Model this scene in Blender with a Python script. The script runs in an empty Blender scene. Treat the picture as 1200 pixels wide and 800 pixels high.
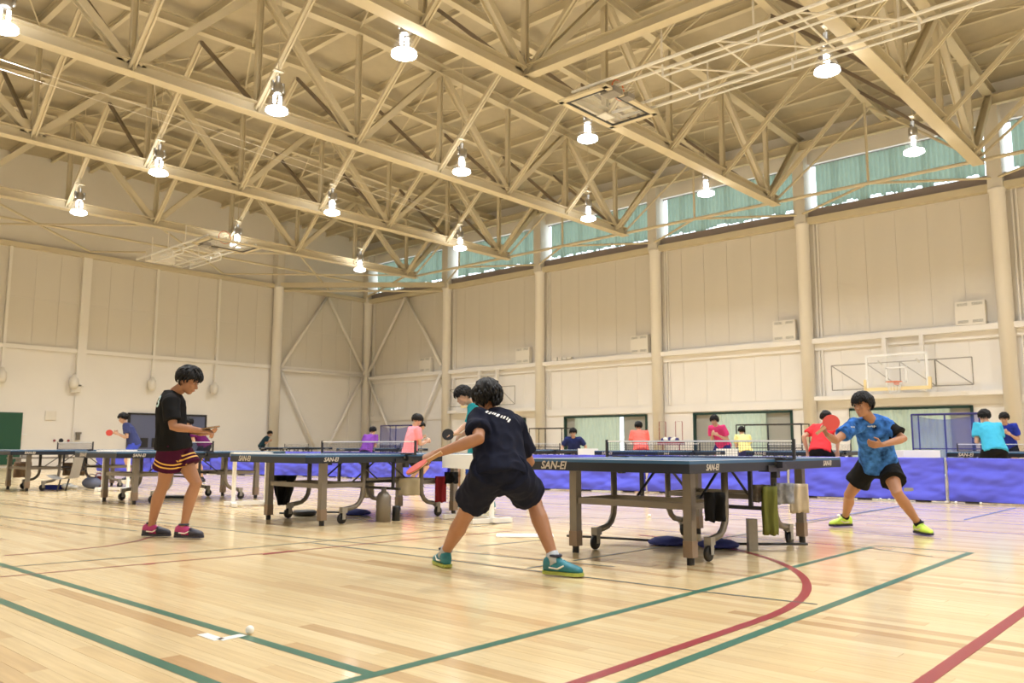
import bpy, math, random
from math import sin, cos, pi, radians, floor, sqrt, atan2
from mathutils import Vector as V, Matrix, noise
from mathutils.bvhtree import BVHTree
random.seed(7)
sc = bpy.context.scene
COL = sc.collection

# ------------------------------------------------------------------ camera
CF, PITCH, ROLL, YAW, CH = 965.6, .1254, .002, .833, .865
cam_f = V((sin(YAW)*cos(PITCH), cos(YAW)*cos(PITCH), sin(PITCH)))
_r = V((cos(YAW), -sin(YAW), 0)); _u = _r.cross(cam_f)
cam_r = _r*cos(ROLL)+_u*sin(ROLL); cam_u = _u*cos(ROLL)-_r*sin(ROLL)
CAM = V((0, 0, CH))
cam = bpy.data.cameras.new('camera'); camo = bpy.data.objects.new('camera', cam); COL.objects.link(camo)
cam.sensor_width = 36; cam.lens = CF*36/1200; cam.clip_end = 300
m3 = Matrix((cam_r, cam_u, -cam_f)).transposed()
camo.matrix_world = Matrix.Translation(CAM) @ m3.to_4x4()
sc.camera = camo
cam.dof.use_dof = True; cam.dof.focus_distance = 6.0; cam.dof.aperture_fstop = 4.0

# ------------------------------------------------------------------ world, exposure
w = bpy.data.worlds.new('sky'); sc.world = w; w.use_nodes = True
w.node_tree.nodes['Background'].inputs[0].default_value = (.80, .92, 1, 1)
w.node_tree.nodes['Background'].inputs[1].default_value = 2.6
sc.view_settings.view_transform = 'Standard'; sc.view_settings.look = 'None'
sc.view_settings.gamma = 1; sc.view_settings.exposure = 0.14
try: sc.view_settings.use_curve_mapping = False
except Exception: pass
sc.cycles.max_bounces = 7; sc.cycles.diffuse_bounces = 4; sc.cycles.glossy_bounces = 3
sc.cycles.transmission_bounces = 4; sc.cycles.transparent_max_bounces = 8
sc.cycles.caustics_reflective = False; sc.cycles.caustics_refractive = False
sc.cycles.sample_clamp_indirect = 6
LAMP_W = 190        # watts of each high-bay lamp
LAMP_COL = (.94, .97, 1)
LAMPS = [(4.25, 16.4, 0), (9.8, 11.75, 0), (9.65, 16.0, 0), (9.8, 22.25, 0), (9.85, 28.1, 0), (15.4, 15.9, 0), (15.75, 11.8, 0), (16.0, 5.95, 0),
         (15.4, 21.95, 0), (15.6, 28.3, 0), (21.45, 28.4, 0), (21.6, 22.35, 0), (21.55, 16.15, 0), (21.7, 11.85, 0), (22.1, 6.1, 0),
         # beyond the frame: the rest of the hall's regular rows
         (4.25, 5.9, 1), (4.25, 11.75, 1), (4.25, 22.25, 1), (4.25, 28.1, 1), (9.8, 5.9, 1), (4.25, 0, 1), (9.8, 0, 1), (15.9, 0, 1), (21.9, 0, 1),
         (9.8, -5.9, 1), (15.9, -5.9, 1), (4.25, -5.9, 1), (21.9, -5.9, 1)]

# ------------------------------------------------------------------ helpers
def ray(x, y): return cam_f+cam_r*((x-600)/CF)-cam_u*((y-400)/CF)
def at(x, y, d): return CAM+ray(x, y)*d                     # the place at forward distance d seen there
def gnd(x, y, z=0):
    r_ = ray(x, y); return CAM+r_*((z-CH)/r_.z)
def gdepth(x, y): return (gnd(x, y)-CAM).dot(cam_f)
X_, Y_, Z_ = V((1, 0, 0)), V((0, 1, 0)), V((0, 0, 1))

class MB:
    def __init__(s): s.v = []; s.f = []; s.m = []; s.cm = 0
    def add(s, vs, fs):
        b = len(s.v); s.v += [tuple(v) for v in vs]
        for f in fs: s.f.append([b+i for i in f]); s.m.append(s.cm)
        return s
    def box(s, c, sz, ax=(X_, Y_, Z_)):
        c = V(c); a, b, d = ax[0]*sz[0]/2, ax[1]*sz[1]/2, ax[2]*sz[2]/2
        vs = [c+a*i+b*j+d*k for k in (-1, 1) for j in (-1, 1) for i in (-1, 1)]
        return s.add(vs, [(0, 2, 3, 1), (4, 5, 7, 6), (0, 1, 5, 4), (2, 6, 7, 3), (0, 4, 6, 2), (1, 3, 7, 5)])
    def b2(s, lo, hi):
        lo, hi = V(lo), V(hi); d = hi-lo
        return s.box((lo+hi)/2, (d.x, d.y, d.z))
    def beam(s, p0, p1, w, h, up=Z_):
        p0, p1 = V(p0), V(p1); d = (p1-p0); L = d.length; d = d/L
        if abs(d.dot(up)) > .98: up = X_
        r = d.cross(up).normalized(); u = r.cross(d)
        return s.box((p0+p1)/2, (w, L, h), (r, d, u))
    def hbeam(s, p0, p1, w, h, t=.02, up=Z_):
        p0, p1 = V(p0), V(p1); d = (p1-p0).normalized()
        if abs(d.dot(up)) > .98: up = X_
        u = d.cross(up).normalized().cross(d)
        s.beam(p0, p1, t, h-2*t, u); o = u*(h/2-t/2)
        s.beam(p0+o, p1+o, w, t, u); s.beam(p0-o, p1-o, w, t, u); return s
    def ring(s, c, a, b, n):
        return [c+a*cos(2*pi*i/n)+b*sin(2*pi*i/n) for i in range(n)]
    def loft(s, rings, cap=True):
        n = len(rings[0]); vs = [p for r in rings for p in r]; fs = []
        for k in range(len(rings)-1):
            for i in range(n):
                j = (i+1) % n; fs.append((k*n+i, k*n+j, (k+1)*n+j, (k+1)*n+i))
        if cap: fs.append(tuple(range(n-1, -1, -1))); fs.append(tuple((len(rings)-1)*n+i for i in range(n)))
        return s.add(vs, fs)
    def tube(s, p0, p1, r, n=8, r2=None):
        p0, p1 = V(p0), V(p1); d = (p1-p0).normalized(); a = d.orthogonal().normalized(); b = d.cross(a)
        r2 = r if r2 is None else r2
        return s.loft([s.ring(p0, a*r, b*r, n), s.ring(p1, a*r2, b*r2, n)])
    def path(s, pts, rad, n=8, round_=False):
        pts = [V(p) for p in pts]
        if not hasattr(rad, '__len__'): rad = [rad]*len(pts)
        rings = []; a = None
        for i, p in enumerate(pts):
            d = (pts[min(i+1, len(pts)-1)]-pts[max(i-1, 0)]).normalized()
            a = d.orthogonal().normalized() if a is None else (a-d*a.dot(d)).normalized()
            b = d.cross(a)
            if round_ and i == 0:
                for t in (70, 35): rings.append(s.ring(p-d*rad[0]*sin(radians(t)), a*rad[0]*cos(radians(t)), b*rad[0]*cos(radians(t)), n))
            rings.append(s.ring(p, a*rad[i], b*rad[i], n))
            if round_ and i == len(pts)-1:
                for t in (35, 70): rings.append(s.ring(p+d*rad[i]*sin(radians(t)), a*rad[i]*cos(radians(t)), b*rad[i]*cos(radians(t)), n))
        return s.loft(rings)
    def ell(s, c, ax, n=14, m=9):
        c = V(c); rings = []
        for k in range(1, m):
            t = pi*k/m; rings.append(s.ring(c-ax[2]*cos(t), ax[0]*sin(t), ax[1]*sin(t), n))
        return s.loft(rings)
    def lathe(s, c, prof, n=16, up=Z_, cap=True):
        c = V(c); a = up.orthogonal().normalized(); b = up.cross(a)
        return s.loft([s.ring(c+up*z, a*r, b*r, n) for r, z in prof], cap)
    def cloth(s, f, nu, nv):
        b = [f(i/nu, j/nv) for j in range(nv+1) for i in range(nu+1)]
        return s.add(b, [(j*(nu+1)+i, j*(nu+1)+i+1, (j+1)*(nu+1)+i+1, (j+1)*(nu+1)+i) for j in range(nv) for i in range(nu)])
    def mesh(s, name, mat, smooth=False):
        me = bpy.data.meshes.new(name); me.from_pydata(s.v, [], s.f)
        for m in (mat if isinstance(mat, (list, tuple)) else [mat]): me.materials.append(m)
        if any(s.m): me.polygons.foreach_set('material_index', s.m)
        if smooth: me.polygons.foreach_set('use_smooth', [True]*len(me.polygons))
        me.update(); return me
    def obj(s, name, mat, parent=None, smooth=False, **k):
        return mk(name, s.mesh(name, mat, smooth), parent, **k)

def mk(name, data, parent=None, loc=None, rz=0, **k):
    o = bpy.data.objects.new(name, data); COL.objects.link(o)
    if parent: o.parent = parent
    if loc is not None: o.location = loc
    if rz: o.rotation_euler.z = rz
    for a, b in k.items():
        if b is not None: o[a] = b
    return o
def thing(name, label, cat, loc=(0, 0, 0), rz=0, group=None):
    return mk(name, None, None, loc, rz, label=label, category=cat, group=group)
def dup(root, loc=None, rz=None, label=None, group=None):
    def cp(o, par):
        c = o.copy(); COL.objects.link(c); c.parent = par
        for ch in kids.get(o.name, []): cp(ch, c)
        return c
    kids = {}
    def walk(o):
        for ch in o.children: kids.setdefault(o.name, []).append(ch); walk(ch)
    walk(root); r = cp(root, None)
    if loc is not None: r.location = loc
    if rz is not None: r.rotation_euler.z = rz
    if label: r['label'] = label
    if group: r['group'] = group
    return r

def mat(name, col, rough=.5, metal=0, var=0, vscale=8, bump=0, bscale=60, coat=0, trans=0, emit=0, alpha=1, stretch=None, spec=.5):
    m = bpy.data.materials.new(name); m.use_nodes = True; nt = m.node_tree; N = nt.nodes; L = nt.links
    b = N['Principled BSDF']; b.inputs['Base Color'].default_value = (*col, 1)
    b.inputs['Roughness'].default_value = rough; b.inputs['Metallic'].default_value = metal
    b.inputs['Coat Weight'].default_value = coat; b.inputs['Specular IOR Level'].default_value = spec
    if emit: b.inputs['Emission Color'].default_value = (*col, 1); b.inputs['Emission Strength'].default_value = emit
    tc = N.new('ShaderNodeTexCoord'); mp = N.new('ShaderNodeMapping'); L.new(tc.outputs['Object'], mp.inputs[0])
    if stretch: mp.inputs['Scale'].default_value = stretch
    if var:
        n = N.new('ShaderNodeTexNoise'); n.inputs['Scale'].default_value = vscale; n.inputs['Detail'].default_value = 4; L.new(mp.outputs[0], n.inputs[0])
        mr = N.new('ShaderNodeMapRange'); mr.inputs[3].default_value = 1-var; mr.inputs[4].default_value = 1+var; L.new(n.outputs[0], mr.inputs[0])
        vm = N.new('ShaderNodeVectorMath'); vm.operation = 'SCALE'; vm.inputs[0].default_value = col; L.new(mr.outputs[0], vm.inputs['Scale'])
        L.new(vm.outputs[0], b.inputs['Base Color'])
    if bump:
        n = N.new('ShaderNodeTexNoise'); n.inputs['Scale'].default_value = bscale; n.inputs['Detail'].default_value = 3; L.new(mp.outputs[0], n.inputs[0])
        bp = N.new('ShaderNodeBump'); bp.inputs['Strength'].default_value = bump; bp.inputs['Distance'].default_value = .01
        L.new(n.outputs[0], bp.inputs['Height']); L.new(bp.outputs[0], b.inputs['Normal'])
    if trans:
        t = N.new('ShaderNodeBsdfTranslucent'); t.inputs[0].default_value = (*col, 1)
        mx = N.new('ShaderNodeMixShader'); mx.inputs[0].default_value = trans
        L.new(b.outputs[0], mx.inputs[1]); L.new(t.outputs[0], mx.inputs[2]); L.new(mx.outputs[0], N['Material Output'].inputs[0])
    if alpha < 1:
        t = N.new('ShaderNodeBsdfTransparent'); mx = N.new('ShaderNodeMixShader'); mx.inputs[0].default_value = alpha
        L.new(t.outputs[0], mx.inputs[1]); L.new(b.outputs[0], mx.inputs[2]); L.new(mx.outputs[0], N['Material Output'].inputs[0])
    return m

def math_(nt, op, a, b=None):
    n = nt.nodes.new('ShaderNodeMath'); n.operation = op
    for i, x in enumerate((a, b)):
        if x is None: continue
        if isinstance(x, (int, float)): n.inputs[i].default_value = x
        else: nt.links.new(x, n.inputs[i])
    return n.outputs[0]

PW, PL = .09, 1.82       # strip width and length of the maple floor
def floor_mat():
    m = bpy.data.materials.new('maple_floor'); m.use_nodes = True; nt = m.node_tree; N = nt.nodes; L = nt.links
    b = N['Principled BSDF']; g = N.new('ShaderNodeNewGeometry'); sp = N.new('ShaderNodeSeparateXYZ'); L.new(g.outputs['Position'], sp.inputs[0])
    i = math_(nt, 'FLOOR', math_(nt, 'DIVIDE', sp.outputs[0], PW))
    off = math_(nt, 'FRACT', math_(nt, 'MULTIPLY', i, .618034))
    j = math_(nt, 'FLOOR', math_(nt, 'ADD', math_(nt, 'DIVIDE', sp.outputs[1], PL), off))
    cb = N.new('ShaderNodeCombineXYZ'); L.new(i, cb.inputs[0]); L.new(j, cb.inputs[1])
    wn = N.new('ShaderNodeTexWhiteNoise'); wn.noise_dimensions = '2D'; L.new(cb.outputs[0], wn.inputs['Vector'])
    cr = N.new('ShaderNodeValToRGB'); e = cr.color_ramp.elements
    e[0].color = (.56, .36, .17, 1); e[0].position = 0; e[1].color = (.84, .67, .39, 1); e[1].position = 1
    x = e.new(.08); x.color = (.70, .50, .26, 1); x = e.new(.4); x.color = (.775, .59, .32, 1)
    L.new(wn.outputs['Value'], cr.inputs[0])
    mp = N.new('ShaderNodeMapping'); mp.inputs['Scale'].default_value = (30, 1.3, 1); L.new(g.outputs['Position'], mp.inputs[0])
    av = N.new('ShaderNodeVectorMath'); av.operation = 'ADD'; L.new(mp.outputs[0], av.inputs[0])
    sc3 = N.new('ShaderNodeVectorMath'); sc3.operation = 'SCALE'; L.new(wn.outputs['Color'], sc3.inputs[0]); sc3.inputs['Scale'].default_value = 20
    L.new(sc3.outputs[0], av.inputs[1])
    ns = N.new('ShaderNodeTexNoise'); ns.inputs['Scale'].default_value = 1.6; ns.inputs['Detail'].default_value = 4; L.new(av.outputs[0], ns.inputs[0])
    mr = N.new('ShaderNodeMapRange'); mr.inputs[3].default_value = .76; mr.inputs[4].default_value = 1.20; L.new(ns.outputs[0], mr.inputs[0])
    vm = N.new('ShaderNodeVectorMath'); vm.operation = 'SCALE'; L.new(cr.outputs[0], vm.inputs[0]); L.new(mr.outputs[0], vm.inputs['Scale'])
    L.new(vm.outputs[0], b.inputs['Base Color'])
    b.inputs['Roughness'].default_value = .26; b.inputs['Coat Weight'].default_value = .5; b.inputs['Coat Roughness'].default_value = .10
    n2 = N.new('ShaderNodeTexNoise'); n2.inputs['Scale'].default_value = 5; L.new(g.outputs['Position'], n2.inputs[0])
    bp = N.new('ShaderNodeBump'); bp.inputs['Strength'].default_value = .05; bp.inputs['Distance'].default_value = .01
    L.new(n2.outputs[0], bp.inputs['Height']); L.new(bp.outputs[0], b.inputs['Normal']); L.new(bp.outputs[0], b.inputs['Coat Normal'])
    return m

M_floor = floor_mat()
M_steel = mat('cream_steel_paint', (.66, .585, .42), .6, var=.06, vscale=2)
M_brace = mat('dark_brown_steel', (.20, .155, .11), .5, var=.1)  # darker tone for the braces rising away from the camera
M_wall = mat('cream_wall_panel', (.85, .82, .775), .55, var=.03, vscale=1.2, bump=.05, bscale=25)
M_wallu = mat('shaded_upper_wall', (.735, .695, .625), .6, var=.04, vscale=1.2, bump=.15, bscale=40, stretch=(1, 1, .1))  # wall colour darkened for the weaker light above the ledge
M_wtrim = mat('white_steel_trim', (.86, .83, .78), .4)
M_deck = mat('wood_wool_roof_board', (.50, .44, .315), .9, var=.12, vscale=3, bump=.3, bscale=30)
M_sill = mat('shaded_sill_and_frame', (.34, .29, .28), .5)  # the sill band's shadow is in this dark tone; window frames share it
M_curt = mat('green_clerestory_curtain', (.33, .43, .345), .8, var=.25, vscale=2, trans=.38)
M_curt2 = mat('pale_green_curtain', (.52, .62, .52), .8, var=.05, trans=.10)
M_slat = mat('grey_shutter_slat', (.42, .42, .38), .5)
M_dgreen = mat('dark_green_frame', (.010, .045, .035), .4)
M_board = mat('dark_green_board', (.012, .085, .045), .5)
M_navydoor = mat('blue_grey_door', (.12, .14, .24), .5)
M_blue = mat('blue_barrier_cloth', (.10, .115, .80), .6, var=.05, vscale=3, bump=.1)
M_bluetrim = mat('dark_blue_hem', (.03, .03, .20), .6)
M_white = mat('white_plastic', (.86, .86, .84), .35)
M_offw = mat('cream_enamel', (.80, .76, .68), .4)
M_black = mat('black_rubber', (.012, .012, .014), .5)
M_dark = mat('black_metal', (.02, .02, .025), .35)
M_grey = mat('bronze_grey_steel', (.21, .185, .155), .34, metal=.35)
M_grey2 = mat('grey_caster_bracket', (.30, .28, .25), .45, var=.15, vscale=30)
M_brown = mat('brown_leg_cap', (.24, .17, .12), .4)
M_top = mat('blue_table_surface', (.025, .10, .22), .45)
M_apron = mat('black_apron', (.006, .009, .018), .4)
M_line = mat('white_line', (.85, .85, .85), .5)
M_net = mat('dark_net_cord', (.03, .04, .10), .8)
M_netf = mat('net_mesh', (.05, .06, .16), .8, alpha=.42)
M_lglow = mat('lamp_glow', (1, .97, .93), .3, emit=15)
M_lglass = mat('clear_lamp_glass', (.9, .9, .88), .1, alpha=.018)
M_chrome = mat('aluminium', (.55, .54, .52), .4, metal=1)
M_green_l = mat('green_court_paint', (.035, .15, .10), .28)
M_red_l = mat('red_court_paint', (.30, .025, .035), .28)
M_thin_l = mat('dark_court_tape', (.05, .10, .10), .28)
M_blue_l = mat('blue_court_paint', (.08, .16, .45), .28)
M_orange = mat('orange_rim', (.75, .16, .04), .4)
M_yell = mat('cream_yellow_padding', (.85, .70, .38), .5)
M_wnet = mat('white_cord', (.8, .8, .8), .7)
M_acryl = mat('clear_board', (.85, .87, .88), .1, alpha=.16)
M_eye = mat('eye_white', (.42, .38, .35), .4); M_hair = mat('black_hair', (.007, .006, .006), .55, var=.3, vscale=40, stretch=(1, 1, .2), bump=.5, bscale=90, spec=.25)
M_lip = mat('lip', (.42, .17, .13), .5)
def cloth(name, c, **k):
    k.setdefault('var', .08); return mat(name, c, .8, bump=.15, bscale=200, spec=.08, **k)
M_skin = mat('tan_skin', (.37, .185, .105), .5, var=.08, vscale=6, spec=.35)
M_skin2 = mat('light_skin', (.55, .33, .22), .5, var=.06, vscale=6, spec=.35)

# ================================================================== SETTING
XL, XR, YB, YE = -1.6, 27.4, -9.0, 35.42
YK = [5.30+5.924*i for i in range(5)]          # truss and column lines
def ztop(x): return 11.38+.04*(14.4-abs(x-12.8))
# ---- floor: nearest strips are single planks, the rest one mesh of long strips
fl_mb = MB(); planks = []
fl_mb.b2((XL-.3, YB-.3, -.12), (XR+.3, YE+.3, -.03))
def inview(x, y):
    p = V((x, y, 0))-CAM; d = p.dot(cam_f)
    return d < 6.15 and d > 1.9 and abs(p.dot(cam_r)) < d*.64+.12 and -p.dot(cam_u) < d*.46
for i in range(floor(XL/PW), floor(XR/PW)+1):
    off = (i*.618034) % 1.0; x0, x1 = i*PW, (i+1)*PW
    js = [j for j in range(-6, 22) if inview((x0+x1)/2, (j+.5-off)*PL)]
    g = .0007
    def strip(a, b):
        if b-a > .01: fl_mb.add([(x0, a, 0), (x1, a, 0), (x1, b, 0), (x0, b, 0)], [(0, 1, 2, 3)])
    if js:
        strip(YB-.3, (js[0]-off)*PL-g); strip((js[-1]+1-off)*PL+g, YE+.3)
        for j in js: planks.append(((x0+x1)/2, (j+.5-off)*PL))
    else: strip(YB-.3, YE+.3)
floor_o = fl_mb.obj('floor', M_floor, kind='structure')
pm = MB(); pm.b2((-PW/2+.0007, -PL/2+.0007, -.02), (PW/2-.0007, PL/2-.0007, 0)); pme = pm.mesh('plank', M_floor)
planks.sort(key=lambda p: (V((p[0], p[1], 0))-CAM).length)
for k, (x, y) in enumerate(planks[:298]): mk('plank', pme, floor_o, (x, y, 0))
if len(planks) > 298:
    r_ = MB()
    for x, y in planks[298:]: r_.b2((x-PW/2+.0007, y-PL/2+.0007, -.02), (x+PW/2-.0007, y+PL/2-.0007, 0))
    r_.obj('plank', M_floor, floor_o, kind='stuff')
# ---- court lines
def line(pts, w, m, lab, z=.0012):
    mb = MB(); pts = [V((p[0], p[1], 0)) for p in pts]
    L, R = [], []
    for i, p in enumerate(pts):
        d = (pts[min(i+1, len(pts)-1)]-pts[max(i-1, 0)]).normalized(); n = V((-d.y, d.x, 0))*w/2
        L.append(p+n+Z_*z); R.append(p-n+Z_*z)
    n = len(pts); mb.add(L+R, [(i, n+i, n+i+1, i+1) for i in range(n-1)])
    mb.obj('court_line', m, floor_o, label=lab)
G = 'dark green painted court line'
line([(2.06, 2.56), (2.03, 14)], .055, M_green_l, G); line([(1.59, -3), (1.59, 14)], .055, M_green_l, G, .0011)
line([(1.6, 2.58), (7.5, 2.60)], .055, M_green_l, G, .0013); line([(1.5, 1.80), (7.66, 1.87)], .055, M_green_l, G, .0014)
line([gnd(1022, 639), gnd(1135, 647)], .03, M_thin_l, 'thin dark court line'); line([gnd(1010, 641), gnd(1092, 652)], .02, M_thin_l, 'thin dark court line', .0016)
arc = [(1.5, 1.95), (3.98, 1.95)]+[(3.98+2.96*sin(a*.07), 1.95+2.96*(1-cos(a*.07))) for a in range(1, 22)]
line(arc, .055, M_red_l, 'red painted court line with a curve', .0017)
line([(-1, .98), (9, 1.05)], .058, M_red_l, 'straight red painted court line', .0018)
T = 'thin dark court line'
line([gnd(0, 590), gnd(300, 625), gnd(600, 652.5), gnd(720, 664)], .022, M_thin_l, T, .0019)
line([gnd(366, 636), gnd(600, 665.5), gnd(822, 693), gnd(958, 708)], .022, M_thin_l, T, .0020)
line([gnd(0, 665), gnd(300, 641), gnd(366, 635), gnd(520, 621), gnd(600, 612)], .022, M_thin_l, T, .0021)
line([gnd(0, 676), gnd(172, 660.5), gnd(344, 645.5), gnd(470, 633), gnd(600, 622)], .022, M_red_l, 'thin red court line', .0022)
line([gnd(308, 649.5), gnd(344, 645.5)], .055, M_red_l, 'short thick red court mark', .0024); line([gnd(167, 661.5), gnd(181, 660)], .05, M_red_l, 'short thick red court mark', .0024)
line([gnd(5, 651), gnd(60, 646.5), gnd(125, 640), gnd(160, 634), gnd(180, 628), gnd(200, 622)], .03, M_red_l, 'thin curved red court line', .0023)
line([gnd(672, 657), gnd(760, 643), gnd(860, 628), gnd(1055, 593)], .025, M_thin_l, T, .0025)
line([gnd(940, 611), gnd(1055, 593)], .03, M_blue_l, 'blue court line', .0026); line([gnd(1130, 609), gnd(1190, 595)], .03, M_blue_l, 'blue court line', .0026)
for a, b in (((590, 606), (1130, 611)), ((620, 590), (930, 594)), ((560, 640), (640, 632)), ((880, 594), (1130, 600)), ((0, 605), (160, 622)), ((618, 666), (640, 662))):
    line([gnd(*a), gnd(*b)], .022, M_thin_l, T, .0027)

# ---- ceiling deck
cd = MB()
for a, b in ((XL-.4, 12.8), (12.8, XR+.6)):
    za, zb = ztop(a)+.42, ztop(b)+.42
    cd.add([(a, YB-.4, za), (b, YB-.4, zb), (b, YE+.4, zb), (a, YE+.4, za)]+[(a, YB-.4, za+.15), (b, YB-.4, zb+.15), (b, YE+.4, zb+.15), (a, YE+.4, za+.15)],
           [(0, 3, 2, 1), (4, 5, 6, 7), (0, 1, 5, 4), (1, 2, 6, 5), (2, 3, 7, 6), (3, 0, 4, 7)])
ceil_o = cd.obj('ceiling', M_deck, kind='structure')
def purlin(mb_, x, w, h): mb_.hbeam((x, YB, ztop(x)+.42-h/2), (x, YE, ztop(x)+.42-h/2), w, h, .02)
NX = [24.55-2.95*i for i in range(9)]
for x in NX:
    b = MB(); purlin(b, x, .15, .27); b.obj('purlin', M_steel, ceil_o)
for x in [24.55+1.475-2.95*i for i in range(10)]:
    b = MB(); purlin(b, x, .10, .16); b.obj('purlin', M_steel, ceil_o)
b = MB(); b.hbeam((27.0, YB, 11.1), (27.0, YE, 11.1), .2, .3); b.obj('eaves_beam', M_steel, ceil_o)
YM = [y+2.96 for y in YK]+[YK[0]-2.96, YK[0]-8.9]
rb = MB()
for s in (-1, 1):
    xa, xb = 12.8, (XR if s > 0 else XL)
    rb.hbeam((xa, 0, ztop(xa)+.02), (xb, 0, ztop(xb)+.02), .2, .26, .02)
rbm = rb.mesh('roof_beam', M_steel)
for y in YM: mk('roof_beam', rbm, ceil_o, (0, y, 0))
# rods crossing under the deck
rod = MB()
for i, x in enumerate(NX[:-1]):
    for y in YK[:-1]+[YK[0]-5.92]:
        if i % 2 == 0:
            rod.tube((x, y, ztop(x)+.0), (x-2.95, y+5.92, ztop(x-2.95)+.0), .022, 5); rod.tube((x-2.95, y, ztop(x-2.95)+.0), (x, y+5.92, ztop(x)+.0), .022, 5)
rod.obj('roof_tie_rods', M_steel, ceil_o, kind='stuff')

# ---- trusses
TR_L = ['fifth steel roof truss, last one before the end wall', 'fourth steel roof truss counted from the camera', 'third steel roof truss counted from the camera, middle of the roof',
        'second steel roof truss from the camera with the folded hoop under it', 'nearest steel roof truss, cut off by the top right of the photo']
zb = 8.93-.14
def make_truss(label):
    t = thing('roof_truss', label, 'truss')
    b = MB(); b.hbeam((.3, 0, zb), (25.2, 0, zb), .31, .29, .022)
    for x in NX: b.box((x, 0, zb), (.02, .22, .26))
    for x in (NX[0], NX[2], NX[4], NX[6]): b.box((x, 0, zb+.26), (.62, .022, .36))
    b.obj('bottom_chord', M_steel, t)
    for s in (-1, 1):
        b = MB(); xb_ = XR if s > 0 else XL
        b.hbeam((12.8, 0, ztop(12.8)), (xb_, 0, ztop(xb_)), .26, .30, .022); b.obj('top_chord', M_steel, t)
    for i, x in enumerate(NX):
        b = MB(); b.hbeam((x, 0, zb+.14), (x, 0, ztop(x)-.14), .13, .13, .014); b.obj('truss_post', M_steel, t)
    for i in range(8):
        x0, x1 = NX[i], NX[i+1]; d = .22
        p0, p1 = (x0-.1, 0, zb+.1), (x1+.1, 0, ztop(x1)-.12)
        if i % 2: p0, p1 = (x0-.1, 0, ztop(x0)-.12), (x1+.1, 0, zb+.1)
        b = MB(); b.hbeam(p0, p1, .17, .2, .016, Y_); b.obj('truss_diagonal', M_steel, t)
    for s in (0, 1):
        xa, xc = (24.75, 26.95) if s == 0 else (.8, -1.3)
        b = MB(); b.hbeam((xa, 0, zb+.1), (xc, 0, ztop(xc)-.2), .18, .2, .018, Y_); b.obj('end_strut', M_steel, t)
    return t
tr = make_truss(TR_L[4]); tr.location = (0, YK[0], 0)
for k in range(1, 5): dup(tr, (0, YK[k], 0), label=TR_L[4-k])
dup(tr, (0, YK[0]-5.924, 0), label='steel roof truss overhead, outside the photo above the camera')
# ---- longitudinal V bracing between trusses, one set per bay
upm = MB()
for q_ in (-.05, .05): upm.beam((q_, 2.96, 11.5), (q_, 5.92, zb-.02), .045, .09)
upm.beam((0, 2.96, 11.5), (0, 5.92, zb-.02), .12, .03)
upme = upm.mesh('pale_brace', M_steel)
dnm = MB(); dnm.beam((0, 0, zb+.05), (0, 2.96, 11.5), .085, .085); dnme = dnm.mesh('dark_brace', M_brace)
BAYL = ['V-shaped sway braces overhead in the bay nearest the camera, mostly above the photo', 'V-shaped sway braces in the bay between the first and second trusses from the camera', 'V-shaped sway braces in the bay between the second and third trusses from the camera',
        'V-shaped sway braces in the bay between the third and fourth trusses from the camera', 'V-shaped sway braces in the bay between the two farthest trusses']
for q_, y in enumerate([YK[0]-5.924]+YK[:4]):
    t = thing('sway_bracing', BAYL[q_], 'bracing', (0, y, 0), group='sway bracing of the roof bays')
    for x in NX: mk('pale_brace', upme, t, (x, 0, 0)); mk('dark_brace', dnme, t, (x, 0, 0))
# ---- edge tubes and struts at bottom chord level
t = thing('edge_bracing', 'long pale tube linking the right ends of the roof trusses, with its cross braces', 'bracing')
b = MB(); b.tube((25.1, -1, 8.75), (25.1, YK[4], 8.75), .055); b.obj('edge_tube', M_steel, t)
for k in range(-1, 4):
    y0 = YK[0]+5.924*k; ym = y0+2.96
    for a, c in (((27.1, y0, 8.75), (25.1, ym, 8.75)), ((25.1, ym, 8.75), (27.1, y0+5.92, 8.75)), ((25.1, y0, 8.8), (25.6, ym, 11.3)), ((25.1, y0+5.92, 8.8), (25.6, ym, 11.3)), ((25.1, ym, 8.75), (25.1, ym, 11.3))):
        b = MB(); b.tube(a, c, .04); b.obj('brace_tube', M_steel, t)
t = thing('end_bay_bracing', 'crossed pale tubes between the last truss and the end wall', 'bracing')
for i in range(0, 8):
    x = NX[i]+.1; y0, y1 = YK[4], 35.1
    if i % 2 == 0:
        for a, c in (((x, y0, 8.72), (x-5.9, y1, 8.72)), ((x-5.9, y0, 8.72), (x, y1, 8.72))):
            b = MB(); b.tube(a, c, .04); b.obj('brace_tube', M_steel, t)
b = MB(); b.tube((2, 32.1, 8.75), (24.8, 32.1, 8.75), .045); b.obj('brace_tube', M_steel, t)
b = MB(); b.tube((24.6, YK[4], 8.72), (26.9, 34.9, 8.72), .05); b.obj('brace_tube', M_steel, t)
b = MB(); b.beam((27.0, YK[4], 8.62), (21.7, 35.15, 8.62), .22, .22); b.obj('corner_strut', M_steel, t)
b = MB(); b.tube((27.1, 29.2, 8.35), (21.9, 35.0, 8.35), .05); b.obj('brace_tube', M_steel, t)
t = thing('lower_strut', 'heavy steel strut between the two nearest trusses holding the folded hoop arms', 'strut')
b = MB(); b.hbeam((12.75, YK[1], 8.86), (12.75, YK[0], 8.86), .24, .24); b.obj('strut_beam', M_steel, t)
# ---- cables
for k, (y0, zz) in enumerate(((16.7, 7.95), (16.9, 7.85))):
    b = MB(); pts = [(4.0+i*1.1, y0+.1*i, zz-.012*(i-4)**2*.2) for i in range(13)]
    b.path(pts, .006, 5); b.obj('steel_cable', M_offw, None, label='thin white cable strung below the third truss, %s one of two' % ('upper', 'lower')[k], category='cable', group='cables below the trusses')

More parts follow.
